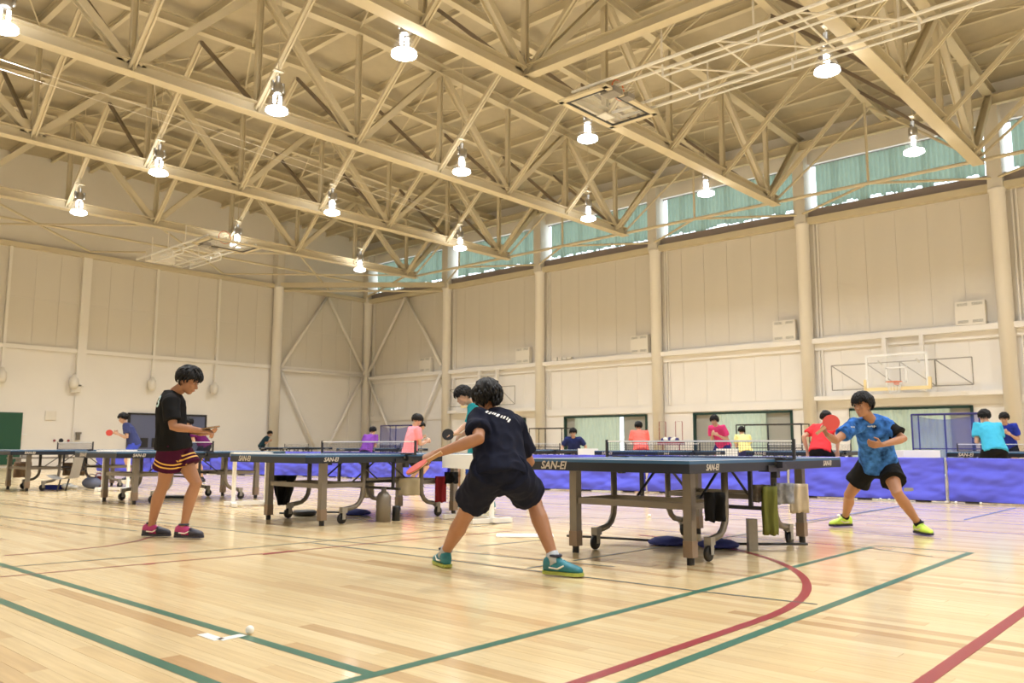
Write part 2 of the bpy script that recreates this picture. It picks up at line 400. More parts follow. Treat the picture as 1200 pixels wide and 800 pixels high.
# ---- right wall
OPEN = [(6.4, 9.95), (11.95, 15.7), (17.8, 21.85), (24.1, 27.6)]
wr = MB()
ys = sorted([YB-.3]+[a for o in OPEN for a in o]+[YE+.2])
for i in range(0, len(ys)-1, 2): wr.b2((XR, ys[i], 0), (XR+.25, ys[i+1], 2.06))
wr.b2((XR, YB-.3, 2.06), (XR+.25, YE+.2, 8.95)); wr.b2((XR, YB-.3, 10.56), (XR+.25, YE+.2, 12.0))
wall_r = wr.obj('wall_right', M_wall, kind='structure')
def panel_mesh(L_, H_, m, ax):
    mb_ = MB(); g = .004
    sz = (.012, L_-2*g, H_-2*g) if ax == 'y' else (L_-2*g, .012, H_-2*g)
    return mb_.box((0, 0, 0), sz).mesh('wall_panel', m)
ALLY = [YK[0]-5.924]+YK+[35.2]
for k in range(len(ALLY)-1):
    y0, y1 = ALLY[k]+.1, ALLY[k+1]-.1; n = 6; pw = (y1-y0)/n
    up_, lo_ = panel_mesh(pw, 3.85, M_wallu, 'y'), panel_mesh(pw, 1.95, M_wall, 'y')
    for j in range(n):
        y = y0+(j+.5)*pw
        mk('wall_panel', up_, wall_r, (XR-.01, y, 6.45)); mk('wall_panel', lo_, wall_r, (XR-.01, y, 3.4))
    b = MB(); b.b2((XR-.28, y0+.1, 4.27), (XR, y1-.1, 4.44)); b.b2((XR-.10, y0+.1, 4.05), (XR-.02, y1-.1, 4.27)); b.obj('wall_ledge', M_wtrim, wall_r)
    b = MB()
    if k in (1, 4): b.b2((XR-.30, y0+.1, 2.36), (XR, y1-.1, 2.50))
    b.b2((XR-.06, y0+.1, 2.12), (XR-.0, y1-.1, 2.36)); b.obj('wall_ledge', M_wtrim, wall_r)
    b = MB(); b.b2((XR-.30, y0, 8.40), (XR-.02, y1, 8.62)); b.obj('ring_beam', M_steel, wall_r)
    b = MB(); b.b2((XR-.12, y0, 8.62), (XR+.1, y1, 8.93)); b.obj('window_sill', M_sill, wall_r)
    # clerestory curtain with scalloped hem, hung inside the glass
    rnd = random.Random(k); ca, cb_ = y0+.22, y1-.33; offs = [rnd.uniform(.03, .16) for _ in range(30)]
    def cf(u, v, ca=ca, cb_=cb_, offs=offs):
        y = ca+(cb_-ca)*u; hem = 8.93+offs[int(u*28.9)]
        return V((XR+.06+.035*sin(u*(cb_-ca)*2*pi/.16)+.02*noise.noise(V((u*9, v*2, 1))), y, hem+(10.50-hem)*v))
    b = MB(); b.cloth(cf, 190, 6); b.obj('clerestory_curtain', M_curt, wall_r, True)
    w_ = MB()
    for zz in (8.95, 10.54): w_.beam((XR+.17, y0, zz), (XR+.17, y1, zz), .06, .05)
    for j in range(7): w_.beam((XR+.17, y0+(y1-y0)*j/6, 8.95), (XR+.17, y0+(y1-y0)*j/6, 10.54), .04, .05)
    wo = w_.obj('window_%d' % (k+1), M_sill, kind='structure')
    for j in range(6):
        p = MB(); p.box((XR+.17, y0+(y1-y0)*(j+.5)/6, 9.745), (.006, (y1-y0)/6-.05, 1.53)); p.obj('pane', M_lglass, wo)
for y in ALLY:
    b = MB(); b.lathe((27.2, y, 0), [(.215, 0), (.215, 8.36), (.25, 8.38), (.25, 8.46), (.2, 8.47)], 20)
    b.obj('column', M_wtrim, wall_r, True)
    b = MB(); b.b2((27.0, y-.2, 8.44), (XR+.24, y+.2, 11.3)); b.obj('column_head', M_wallu, wall_r)
    for s in (.34, .45):
        b = MB(); b.tube((XR-.06, y-s, 2.4), (XR-.06, y-s, 8.4), .03); b.obj('drain_pipe', M_wtrim, wall_r)
# openings with dark frames, shutters, curtains
for k, (a, c) in enumerate(OPEN):
    dr = MB()
    for y in (a, c): dr.b2((XR-.06, y-.04, 0), (XR+.12, y+.04, 2.08))
    dr.b2((XR-.06, a, 2.0), (XR+.12, c, 2.08)); do = dr.obj('door_%d' % (k+1), M_dgreen, kind='structure')
    if k == 2: pass
    ca, cb_ = [(6.98, 9.95), (12.85, 14.85), (19.0, 21.3), (25, 26.8)][k]
    for (ya, yb) in ((a, ca), (cb_, c)):
        if yb-ya < .2: continue
        if k == 2 and ya == a: yb = yb-.06
        else: ya, yb = (ya, yb+.15) if ya == a else (ya-.15, yb)
        p = MB(); n = 26
        p.box((XR+.10, (ya+yb)/2, 1.0), (.02, yb-ya+.02, 2.0))
        for j in range(n): p.box((XR+.07, (ya+yb)/2, .05+j*.077), (.03, yb-ya-.02, .06))
        p.obj('slats', M_slat, do, kind='stuff')
    def cf(u, v, ca=ca, cb_=cb_): return V((XR-.08+.03*sin(u*(cb_-ca)*2*pi/.19)+.015*noise.noise(V((u*7, v, k))), ca+(cb_-ca)*u, .03+1.97*v))
    b = MB(); b.cloth(cf, 120, 3)
    b.obj('door_curtain', M_curt2, do, True)
# ---- end wall
we = MB(); we.b2((XL-.3, YE, 0), (XR+.3, YE+.25, 12.75)); wall_e = we.obj('wall_end', M_wall, kind='structure')
EX = [10.05, 12.85, 15.8, 18.7, 21.7, 27.2]; EX = [10.05-2.93*i for i in (4, 3, 2, 1)]+EX
for k in range(len(EX)-1):
    x0, x1 = EX[k]+.05, EX[k+1]-.05; n = 3 if x1-x0 < 4 else 6; pw = (x1-x0)/n
    a_, b_ = panel_mesh(pw, 1.95, M_wallu, 'x'), panel_mesh(pw, 1.86, M_wallu, 'x')
    for j in range(n):
        x = x0+(j+.5)*pw
        mk('wall_panel', b_, wall_e, (x, YE-.01, 5.62)); mk('wall_panel', a_, wall_e, (x, YE-.01, 7.53))
    b = MB(); b.b2((x0, YE-.14, 4.54), (x1, YE-.01, 4.70)); b.obj('wall_ledge', M_wtrim, wall_e)
    b = MB(); b.b2((x0-.05, YE-.24, 8.48), (x1+.05, YE-.02, 8.66)); b.obj('ring_beam', M_steel, wall_e)
for x in EX:
    if x in (21.7,):
        b = MB(); b.lathe((x, 35.15, 0), [(.235, 0), (.235, 8.5), (.26, 8.52), (.2, 8.56)], 20); b.obj('column', M_wtrim, wall_e, True)
        b = MB(); b.b2((x-.2, 35.0, 8.5), (x+.2, YE+.1, 11.6)); b.obj('column_head', M_wallu, wall_e)
    elif x == 12.85:
        b = MB(); b.b2((x-.17, YE-.2, 3.2), (x+.17, YE, 8.5)); b.obj('pilaster', M_wtrim, wall_e)
    elif x < 27:
        b = MB(); b.b2((x-.05, YE-.16, 3.7), (x+.05, YE-.01, 8.5)); b.obj('rail_post', M_wtrim, wall_e)
b = MB(); b.tube((26.2, YE-.1, 0), (26.2, YE-.1, 8.5), .03); b.obj('drain_pipe', M_wtrim, wall_e)
b = MB(); b.tube((12.75, YE-.05, .9), (12.75, YE-.05, 3.2), .025); b.obj('drain_pipe', M_wtrim, wall_e)
for wl, ps in ((wall_e, [((24.5, 35.15, 8.4), (22.0, 35.15, 4.65)), ((24.6, 35.15, 8.4), (26.95, 35.15, 4.75)), ((22.0, 35.15, 4.4), (24.4, 35.15, .1)), ((26.9, 35.15, 4.4), (24.5, 35.15, .1)), ((22, 35.2, 4.5), (27, 35.2, 4.5))]),
               (wall_r, [((27.15, 32.1, 8.4), (27.15, 34.95, 4.7)), ((27.15, 32.0, 8.4), (27.15, 29.3, 4.7)), ((27.15, 35.0, 4.4), (27.15, 32.2, .1)), ((27.15, 29.3, 4.4), (27.15, 31.9, .1))])):
    for a, c in ps:
        b = MB(); b.tube(a, c, .075, 10); b.obj('wall_brace', M_wtrim, wl, True)
b = MB(); b.b2((XL-.25, YB-.3, 0), (XL, YE+.2, 12.2)); wl_ = b.obj('wall_left', M_wall, kind='structure')
b = MB(); b.b2((XL-.3, YB-.25, 0), (XR+.3, YB, 12.4)); b.obj('wall_back', M_wall, kind='structure')
# wall fittings on the end wall
b = MB(); b.b2((9.2, YE-.06, .1), (10.9, YE-.01, 2.08)); o = b.obj('green_board', M_board, label='large dark green board standing against the end wall at the photo edge', category='board')
b = MB(); b.b2((14.98, YE-.08, 0), (18.3, YE-.01, 2.12)); do = b.obj('door_5', M_navydoor, kind='structure')
b = MB(); b.b2((14.9, YE-.10, 0), (14.98, YE, 2.2)); b.b2((14.9, YE-.10, 2.12), (18.38, YE, 2.2)); b.b2((18.3, YE-.1, 0), (18.38, YE, 2.2)); b.b2((16.62, YE-.1, 0), (16.66, YE, 2.12)); b.obj('door_frame', M_dark, do)
for x in (15.6, 16.1): b = MB(); b.b2((x-.16, YE-.12, .75), (x+.16, YE-.08, 1.15)); b.obj('door_plate', M_dark, do)
for x, z_, lab in ((10.02, 3.45, 'white rounded bell housing under the end wall post nearest the left edge'), (12.6, 3.35, 'white rounded housing on the wide pilaster of the end wall'),
                   (15.75, 3.45, 'white rounded housing under the end wall post left of the standing player'), (18.6, 3.4, 'white rounded housing under the end wall post behind the standing player')):
    b = MB(); b.lathe((x, YE-.22, z_-.28), [(.05, 0), (.13, .04), (.17, .12), (.17, .42), (.10, .46), (.05, .6)], 14); b.obj('rail_end_housing', M_offw, None, True, label=lab, category='wall fitting', group='rail end housings')
b = MB(); b.box((12.72, YE-.1, 3.1), (.36, .2, .3)); b.obj('control_box', M_offw, None, label='small cream box below the wide pilaster', category='box')
for x, m_, lab in ((12.1, M_red_l, 'left small red alarm lamp on end wall'), (12.35, M_dark, 'dark round call point between two small red lamps'), (12.62, M_red_l, 'right small red alarm lamp on end wall')):
    b = MB(); b.lathe((x, YE, 1.02), [(.09 if m_ is M_dark else .05, 0), (.07 if m_ is M_dark else .04, .05)], 12, -Y_); b.obj('alarm_lamp', m_, None, label=lab, category='alarm')
b = MB(); b.box((12.95, YE-.06, 1.2), (.14, .1, .3)); b.box((12.95, YE-.1, 1.32), (.22, .04, .08)); b.obj('wall_phone', M_grey, None, label='small grey wall box with a hook beside the red alarm lamps', category='wall box')
b = MB(); b.box((11.9, YE-.03, 2.0), (.4, .04, .35)); b.obj('wall_plate', M_offw, None, label='pale square cover plate high on the end wall', category='plate')
b = MB(); b.box((10.9, YE-.03, 1.25), (.4, .05, .06)); b.obj('wall_plate', M_white, None, label='narrow white plate beside the green board', category='plate')

# ---- vents on the ledge
VL = ['white ventilator on ledge beside the rightmost big column', 'white ventilator on ledge right of the second big column from the right side', 'white ventilator on ledge beside the third column from right',
      'white ventilator on ledge beside the fourth column from right', 'white ventilator on ledge near the corner braces', ]
b = MB(); b.b2((-.1, -.4, 0), (0.1, .4, .72)); vm_ = b.mesh('ventilator', M_offw)
g_ = MB()
for yy in (-.2, .2):
    for z0 in (.08, .60):
        for q in range(3): g_.box((-.105, yy, z0+q*.03), (.01, .28, .012))
gm_ = g_.mesh('vent_louvre', M_slat)
for k, y in enumerate((6.22, 12.0, 17.93, 24.05, 30.5)):
    o = mk('ventilator', vm_, None, (XR-.16, y, 4.45), label=VL[k], category='ventilator', group='ventilators on the wall ledge'); mk('vent_louvre', gm_, o)
b = MB()
for q in range(4): b.box((XR-.15, 22.2-q*.25, 4.52), (.18, .2, .14-.02*q))
b.obj('ledge_clutter', M_offw, None, label='row of small pale objects left on the ledge by the middle column', category='boxes', kind='stuff')

# ---- lamps
def make_lamp():
    t = thing('high_bay_lamp', '', 'lamp')
    b = MB(); b.lathe((0, 0, 0), [(.10, .42), (.11, .44), (.11, .66), (.06, .70), (.05, .84)], 14); b.box((.14, 0, .60), (.05, .05, .22)); b.box((-.14, 0, .60), (.05, .05, .22)); b.obj('ballast_housing', M_chrome, t, True)
    b = MB(); b.tube((0, 0, .84), (0, 0, 3.62), .010); b.box((0, 0, .98), (.26, .1, .04)); b.obj('hanger', M_steel, t)
    b = MB(); b.lathe((0, 0, 0), [(.09, .44), (.13, .36), (.19, .22), (.25, .06), (.27, .0)], 20, cap=False); b.obj('glass_shade', M_lglass, t, True)
    b = MB(); b.lathe((0, 0, 0), [(.05, -.05), (.17, -.04), (.25, .0), (.24, .06), (.15, .10), (.03, .11)], 20); b.obj('glowing_diffuser', M_lglow, t, True)
    for sx in (-.07, .07):
        b = MB(); b.tube((sx, 0, .2), (sx, 0, .38), .035); b.obj('bulb', M_lglow, t)
    return t
lamp = None
LROW = {4.25: 'first', 9.8: 'second', 15.6: 'third', 21.6: 'fourth'}
LL = ['glowing high bay lamp cut by the top left corner of the photo', 'large glowing lamp at the top, between the two longest trusses', 'glowing lamp hanging in front of the third truss, left part',
      'glowing lamp in front of the fourth truss, left part', 'leftmost small glowing lamp on the fifth truss', 'glowing lamp on the third truss in the middle of the roof',
      'glowing lamp just below the folded backboard frame', 'glowing lamp behind the folded hoop arms at top right', 'glowing lamp on the fourth truss, middle', 'glowing lamp beside the small folded hoop, fifth truss',
      'small glowing lamp above the room corner', 'small glowing lamp in front of the green windows, fourth truss', 'glowing lamp at the right end of the third truss', 'glowing lamp before the green windows at the second truss end', 'rightmost glowing lamp before the green windows']
for k, (x, y, out) in enumerate(LAMPS):
    z = 8.36
    if lamp is None: lamp = make_lamp(); o = lamp; o.location = (x, y, z)
    else: o = dup(lamp, (x, y, z))
    o['label'] = LL[k] if k < 15 else 'lamp outside the photo, %s row from left wall, %s' % (['first', 'second', 'third', 'fourth'][min(3, int(x/5.8+.2))], {-5.9: 'farthest behind camera', 0: 'beside the camera', 5.9: 'nearest truss bay', 11.75: 'second truss bay', 22.25: 'fourth truss bay', 28.1: 'fifth truss bay'}[y])
    o['group'] = 'high bay lamps' if k < 15 else 'high bay lamps outside the photo'
    ld = bpy.data.lights.new('lamp_light', 'AREA'); ld.shape = 'DISK'; ld.size = .5; ld.energy = LAMP_W; ld.color = LAMP_COL; ld.spread = radians(138)
    lo = mk('lamp_light', ld, None, (x, y, z-.05))
    # light thrown up through the clear shade
    pd = bpy.data.lights.new('lamp_uplight', 'POINT'); pd.energy = LAMP_W*.012; pd.color = LAMP_COL; pd.shadow_soft_size = .12
    mk('lamp_uplight', pd, None, (x, y, z+.95))

# ================================================================== HOOPS
def tubes(t, name, segs, r, m, n=6):
    b = MB()
    for a, c in segs: b.tube(a, c, r, n)
    return b.obj(name, m, t)
# wall hoops
def wall_hoop(y0, lab):
    t = thing('wall_basketball_hoop', lab, 'basketball hoop', (0, y0, 0), group='wall basketball hoops')
    X = 26.35; w_, zb0, zb1 = .9, 2.62, 3.67
    b = MB(); b.box((X, 0, (zb0+zb1)/2), (.02, 1.8, 1.05)); b.obj('backboard', M_acryl, t)
    b = MB()
    for s in (-1, 1): b.box((X-.015, s*.87, (zb0+zb1)/2), (.03, .06, 1.05))
    for z_ in (zb1-.03,): b.box((X-.015, 0, z_), (.03, 1.8, .06))
    for s in (-1, 1): b.box((X-.016, s*.28, 3.02), (.02, .05, .45))
    for z_ in (2.8, 3.24): b.box((X-.016, 0, z_), (.02, .6, .05))
    b.obj('board_border', M_white, t)
    b = MB(); b.box((X, 0, zb0-.02), (.1, 1.9, .1)); b.box((X, .93, zb0+.13), (.1, .08, .32)); b.box((X, -.93, zb0+.13), (.1, .08, .32)); b.obj('edge_padding', M_yell, t)
    b = MB(); b.path([(X-.28+.225*cos(a*.393), .225*sin(a*.393), 2.79) for a in range(17)], .012, 6); b.box((X-.03, 0, 2.76), (.05, .15, .1)); b.obj('rim', M_orange, t)
    b = MB()
    for a in range(12):
        a0, a1 = a*.5236, (a+.5)*.5236
        b.tube((X-.28+.22*cos(a0), .22*sin(a0), 2.79), (X-.28+.13*cos(a1), .13*sin(a1), 2.42), .005, 4); b.tube((X-.28+.22*cos(a1), .22*sin(a1), 2.79), (X-.28+.13*cos(a0), .13*sin(a0), 2.42), .005, 4)
    b.obj('hoop_net', M_wnet, t)
    sg = []
    for x_ in (26.7,):
        for (za, zc) in ((2.65, 3.45),):
            for (ya, yc) in ((-2.0, -1.0), (-1.0, 0), (0, 1), (1, 2.1)):
                sg += [((x_, ya, za), (x_, yc, za)), ((x_, ya, zc), (x_, yc, zc)), ((x_, ya, za), (x_, yc, zc)), ((x_, ya, za), (x_, ya, zc)), ((x_, yc, za), (x_, yc, zc))]
    tubes(t, 'folding_frame', sg, .017, M_grey2, 5)
    tubes(t, 'board_stay', [((26.4, s*.55, 3.5), (26.75, s*.55, 3.4)) for s in (-1, 1)]+[((26.4, s*.55, 2.6), (26.75, s*.55, 2.6)) for s in (-1, 1)], .03, M_offw)
    for s in (-.55, .55): b = MB(); b.box((27.1, s, 3.4), (.12, .12, 1.75)); b.obj('hanger_post', M_wtrim, t)
    return t
h = wall_hoop(8.15, 'basketball hoop with clear board folded on the right wall, above the blue-shirted player')
dup(h, (0, 26.1, 0), label='basketball hoop folded on the wall behind the heads of the two middle players')
# ceiling hoops
M_cpad = mat('cream_padding', (.74, .66, .48), .5)
def ceil_hoop(y0, sgn, arm, lab, z=8.15):
    t = thing('ceiling_basketball_hoop', lab, 'basketball hoop', (14.05, y0, z), group='folded ceiling basketball hoops')
    b = MB(); b.box((0, 0, 0), (1.8, 1.05, .02)); b.obj('backboard', M_acryl, t)
    b = MB()
    for s in (-1, 1): b.box((s*.93, 0, -.02), (.13, 1.25, .05)); b.box((0, s*.57, -.02), (1.95, .12, .05))
    b.obj('edge_padding', M_cpad, t)
    b = MB()
    for s in (-1, 1): b.box((s*.83, 0, -.035), (.06, 1.0, .02)); b.box((0, s*.48, -.035), (1.7, .06, .02))
    b.obj('board_border', M_dark, t)
    b = MB(); b.box((.3, -sgn*.3, -.04), (.35, .25, .03)); b.obj('target_square', M_white, t)
    b = MB(); b.path([(.0+.225*cos(a*.393), sgn*.25, .3+.225*sin(a*.393)) for a in range(17)], .012, 6); b.obj('rim', M_orange, t)
    b = MB()
    for a in range(12):
        a0, a1 = a*.5236, (a+.5)*.5236
        b.tube((.22*cos(a0), sgn*.25, .3+.22*sin(a0)), (.1*cos(a1), sgn*.6, .2+.1*sin(a1)), .006, 4)
    b.obj('hoop_net', M_wnet, t)
    L = arm*sgn
    sg = []
    for x in (-.9, -.55, .55, .9):
        sg += [((x, -sgn*.3, .12), (x, L, .12))]
    tubes(t, 'swing_arm', sg, .035, M_white)
    for x in (-.72, .72):
        sg = [((x, sgn*1.8, -.12), (x, L*.8, -.12)), ((x, sgn*1.8, -.12), (x, sgn*1.8, .12)), ((x, L*.8, -.12), (x, L*.8, .12)), ((x, L*.5, -.12), (x, L*.5, .12))]
        tubes(t, 'grab_rail', sg, .022, M_white)
    sg = []
    for k in range(1, 6): sg += [((-.9, L*k/5, .12), (.9, L*k/5, .12))]
    for k in range(1, 5): sg += [((-.9, L*k/5, .12), (.9, L*(k+1)/5, .12))]
    for k in range(3): sg += [((-.9, L*(k+1)/4, .12), (-.9, L*(k+1)/4, .75)), ((.9, L*(k+1)/4, .12), (.9, L*(k+1)/4, .75))]
    tubes(t, 'cross_tube', sg, .02, M_offw)
    b = MB(); b.box((-.6, sgn*.5, -.02), (.3, .35, .12)); b.box((-.2, sgn*.62, -.02), (.25, .2, .1)); b.obj('winch', M_grey2, t)
    return t
ceil_hoop(9.95, -1, 7.6, 'folded ceiling basketball hoop under the roof, its long arms running to the top right')
h2 = ceil_hoop(26.1, 1, 5.2, 'small folded ceiling basketball hoop near the end wall at left, with rim sticking up', 7.75)
b = MB(); b.box((-.45, 4.2, .15), (.9, .5, .45)); b.obj('motor_box', M_offw, h2)

# ================================================================== TABLES
def text_mesh(txt, size, name, m, ext=.001, shear=.25):
    cu = bpy.data.curves.new(name, 'FONT'); cu.body = txt; cu.size = size; cu.extrude = ext; cu.align_x = 'CENTER'; cu.align_y = 'CENTER'; cu.shear = shear; cu.offset = size*.02
    cu.resolution_u = 3
    o = bpy.data.objects.new(name, cu); COL.objects.link(o)
    bpy.context.view_layer.update()
    me = bpy.data.meshes.new_from_object(o.evaluated_get(bpy.context.evaluated_depsgraph_get())); bpy.data.objects.remove(o)
    me.materials.clear(); me.materials.append(m); me.name = name; return me
M_logo = mat('silver_logo', (.55, .50, .44), .4)
TXT1 = text_mesh('SAN-EI', .085, 'lettering', M_logo); TXT2 = text_mesh('SAN-EI', .062, 'lettering', M_logo)
def orient(o, loc, xdir, ydir):
    z = xdir.cross(ydir); o.matrix_local = Matrix.Translation(V(loc)) @ Matrix((xdir, ydir, z)).transposed().to_4x4()
def make_table():
    t = thing('table_tennis_table', '', 'table')
    HL, HW, ZT = 1.37, .7625, .76
    for s in (-1, 1):
        b = MB(); b.b2((min(s*.004, s*HL), -HW, ZT-.022), (max(s*.004, s*HL), HW, ZT)); o = b.obj('tabletop', M_top, t)
        l = MB()
        for yy in (-HW+.01, HW-.01): l.box((s*HL/2, yy, ZT+.0008), (HL, .02, .0012))
        l.box((s*(HL-.01), 0, ZT+.0009), (.02, 2*HW, .0012)); l.box((s*HL/2, 0, ZT+.0007), (HL, .003, .0012)); l.obj('edge_line', M_line, o)
        b = MB()
        for yy in (-HW+.006, HW-.006): b.box((s*(HL/2+.015), yy, ZT-.055), (HL-.05, .012, .066))
        b.box((s*(HL-.006), 0, ZT-.055), (.012, 2*HW, .066)); b.obj('apron', M_apron, t)
        for yy, f in ((-HW-.0005, 1), (HW+.0005, -1)):
            x_ = s*(HL-.32); e = mk('lettering', TXT2, t); orient(e, (x_, yy, ZT-.05), X_*f, Z_)
        e = mk('lettering', TXT1, t); orient(e, (s*(HL+.0006), s*-.45, ZT-.05), Y_*s, Z_)
        for yy in (-.53, .53):
            b = MB(); b.box((s*.985, yy, .405), (.07, .07, .66)); lg = b.obj('leg', M_grey, t)
            b = MB(); b.box((s*.985, yy, .115), (.078, .078, .12)); b.obj('leg_sleeve', M_brown, lg)
            b = MB(); b.lathe((s*.985, yy, 0), [(.028, 0), (.028, .05), (.02, .06)], 10); b.obj('foot', M_black, lg)
            # curved caster leg
            pts = [(s*.44, yy, .72), (s*.44, yy, .34)]+[(s*(.44+.16*(1-cos(a))), yy, .34-.17*sin(a)) for a in (.4, .8, 1.2, 1.57)]+[(s*.69, yy, .155)]
            b = MB(); b.path(pts, .027, 10); cl = b.obj('caster_leg', M_grey, t, True)
            b = MB(); b.box((s*.70, yy, .15), (.07, .06, .06)); b.box((s*.71, yy-.028, .10), (.045, .005, .1)); b.box((s*.71, yy+.028, .10), (.045, .005, .1)); b.obj('caster_bracket', M_grey2, cl)
            b = MB(); b.lathe((s*.72, yy-.016, .058), [(.02, 0), (.055, .002), (.058, .01), (.058, .022), (.055, .03), (.02, .032)], 18, Y_); b.obj('wheel', M_black, cl, True)
        b = MB(); b.box((s*.985, 0, .42), (.04, 1.0, .05)); b.box((s*.44, 0, .42), (.035, 1.04, .045)); b.box((s*.44, 0, .70), (.05, 1.1, .04)); b.box((s*.985, 0, .69), (.05, 1.1, .04)); b.obj('cross_rail', M_grey, t, kind='stuff')
        for yy in (-.53, .53):
            b = MB(); b.box((s*.71, yy, .42), (.55, .035, .045)); b.obj('side_rail', M_grey, t)
            b = MB(); b.box((s*.7, yy, .705), (1.25, .03, .035)); b.obj('top_rail', M_grey, t)
        for yy in (-.3, .3):
            b = MB(); b.beam((s*.06, yy, .70), (s*.42, yy, .44), .02, .012)
            b.obj('folding_stay', M_dark, t)
    b = MB(); b.box((0, 0, .36), (.03, 1.3, .03)); b.box((0, -.53, .55), (.03, .03, .35)); b.box((0, .53, .55), (.03, .03, .35)); b.beam((-.44, 0, .42), (.44, 0, .42), .03, .03); b.obj('centre_frame', M_dark, t)
    for s in (-1, 1):
        b = MB(); b.box((0, s*(HW-.03), ZT-.075), (.34, .09, .05)); b.box((0, s*(HW-.01), ZT-.10), (.06, .05, .10)); b.obj('hinge_plate', M_dark, t)
    return t
def net_mesh():
    b = MB(); H0, H1, W_ = .775, .9, .90
    for i in range(73): b.box((0, -W_+i*.025, (H0+H1)/2), (.002, .0016, H1-H0))
    for j in range(6): b.box((0, 0, H0+j*.024), (.002, 2*W_, .0016))
    return b
def make_net():
    t = thing('table_tennis_net', '', 'net')
    b = net_mesh(); b.obj('netting', M_net, t, kind='stuff')
    b = MB(); b.box((0, 0, .9055), (.006, 1.82, .014)); b.obj('net_tape', M_white, t)
    b = MB(); b.box((0, 0, .769), (.006, 1.8, .01)); b.obj('net_hem', M_net, t)
    for s in (-1, 1):
        b = MB(); b.box((0, s*.915, .84), (.022, .02, .16)); b.obj('net_post', M_dark, t)
        b = MB(); b.box((0, s*.84, .755), (.05, .15, .012)); b.box((0, s*.76, .766), (.06, .14, .01)); b.box((0, s*.80, .715), (.045, .05, .05)); b.obj('net_clamp', M_dark, t)
    return t
TB = [((6.435, 3.715), 'near table with black edge, between the foreground player and the blue-shirted player'),
      ((6.33, 8.17), 'second table, behind the crouching foreground player, dark cloth hung on its left rail'),
      ((6.33, 12.85), 'third table, in front of which the man in black shirt and maroon shorts stands'),
      ((6.45, 17.75), 'fourth table at the left edge of the photo, brown towels hung under it'),
      ((14.9, 9.0), 'table beyond the barrier, in front of the salmon-shirted player'),
      ((18.2, 5.2), 'table beyond the barrier between the two players at the right edge'),
      ((20.8, 9.6), 'table beyond the barrier beside the red-shirted player'),
      ((21.5, 18.8), 'table beyond the barrier beside the player in navy leaning over'),
      ((18.0, 22.3), 'table beyond the barrier at which the purple-shirted player stands'),
      ((20.6, 31.5), 'farthest table beyond the barrier, near the end wall corner')]
def _ne(px, d, left=False):
    p = at(px, 522, d); return (p.x, p.y+(-.915 if left else .915))
TB[4] = (_ne(820, 17.0), TB[4][1]); TB[5] = (_ne(1122, 16.4, True), TB[5][1]); TB[6] = (_ne(997, 17.2), TB[6][1]); TB[7] = (_ne(656, 19.5), TB[7][1])
tb = nt_ = None
for k, ((x, y), lab) in enumerate(TB):
    if tb is None: tb = make_table(); nt_ = make_net(); a, b2_ = tb, nt_; a.location = (x, y, 0); b2_.location = (x, y, 0)
    else: a = dup(tb, (x, y, 0)); b2_ = dup(nt_, (x, y, 0))
    a['label'] = lab; a['group'] = 'table tennis tables'
    b2_['label'] = 'net on the '+lab; b2_['group'] = 'table tennis nets'
    if len(b2_['label'].split()) > 16: b2_['label'] = 'net on the '+' '.join(lab.split()[:12]).rstrip(',')
for o, q in ((0, 0),): pass

# ================================================================== BARRIERS
BP = [(14.2, -1.6), (14.2, 1.1), (14.15, 3.72), (13.88, 6.15), (13.2, 8.6), (12.55, 10.95), (12.75, 13.4), (13.2, 15.9), (13.5, 18.4), (12.9, 20.85), (12.3, 23.2), (11.6, 25.6), (10.9, 28.0)]
BL = ['blue cloth barrier outside the photo at right', 'blue cloth barrier cut by the right edge of the photo', 'blue cloth barrier right of the blue-shirted player, small grey mark low on it', 'blue cloth barrier directly behind the blue-shirted player',
      'blue cloth barrier seen below the right end of the near table', 'blue cloth barrier seen under the middle of the near table', 'blue cloth barrier between the foreground player and the near table leg',
      'blue cloth barrier seen past the right end of the second table', 'blue cloth barrier seen under the net of the second table', 'blue cloth barrier seen under the left half of the second table',
      'blue cloth barrier seen between second and third tables', 'leftmost blue cloth barrier, behind the legs of the standing man']
for k in range(len(BP)-1):
    p0, p1 = V((*BP[k], 0)), V((*BP[k+1], 0)); d = p1-p0; L = d.length; d.normalize(); n = V((d.y, -d.x, 0))
    if n.dot(CAM-p0) < 0: n = -n
    t = thing('court_barrier', BL[k], 'barrier', p0, group='blue court barriers')
    rnd = k*3.1
    def cf(u, v):
        x = .03+(L-.06)*u; z = .03+.66*v
        o = .04*noise.noise(V((x*1.6+rnd, z*5, 0)))+.016*sin((x*1.2+z*3)*3+rnd)*(1-v)+.05*noise.noise(V(((x+z*1.2)*2.2, (z-x*.35)*7, rnd)))+.024*noise.noise(V(((x-z)*5, (z+x*.3)*16, rnd)))
        sag = -.012*sin(pi*(u*2 % 1))
        return d*x+n*(.05+o)+Z_*(z+sag*v)
    b = MB(); b.cloth(cf, 70, 26)
    def cf2(u, v): return d*(.03+(L-.06)*u)-n*.02+Z_*(.03+.655*(1-v))
    b.cloth(cf2, 20, 3); b.cloth(lambda u, v: cf(u, 1)*(1-v)+cf2(u, 0)*v, 70, 1); c = b.obj('barrier_cover', M_blue, t, True)
    b = MB()
    for s in (.35, L/2, L-.35): b.box(d*s+n*.0+Z_*.012, (.22, .06, .022), (d, n, Z_))
    b.tube(d*.02+Z_*.03, d*(L-.02)+Z_*.03, .012, 6); b.obj('barrier_base', M_dark, t)
    b = MB(); b.tube(d*.0+Z_*0, d*.0+Z_*.69, .016, 8); b.tube(d*L+Z_*0, d*L+Z_*.69, .012, 8); b.box(Z_*.02, (.05, .35, .02), (d, n, Z_)); b.obj('barrier_pole', M_offw, t)
    if k == 2:
        b = MB(); b.box(d*.55+n*.035+Z_*.17, (.14, .004, .08), (d, n, Z_)); b.obj('cloth_mark', M_grey2, t)

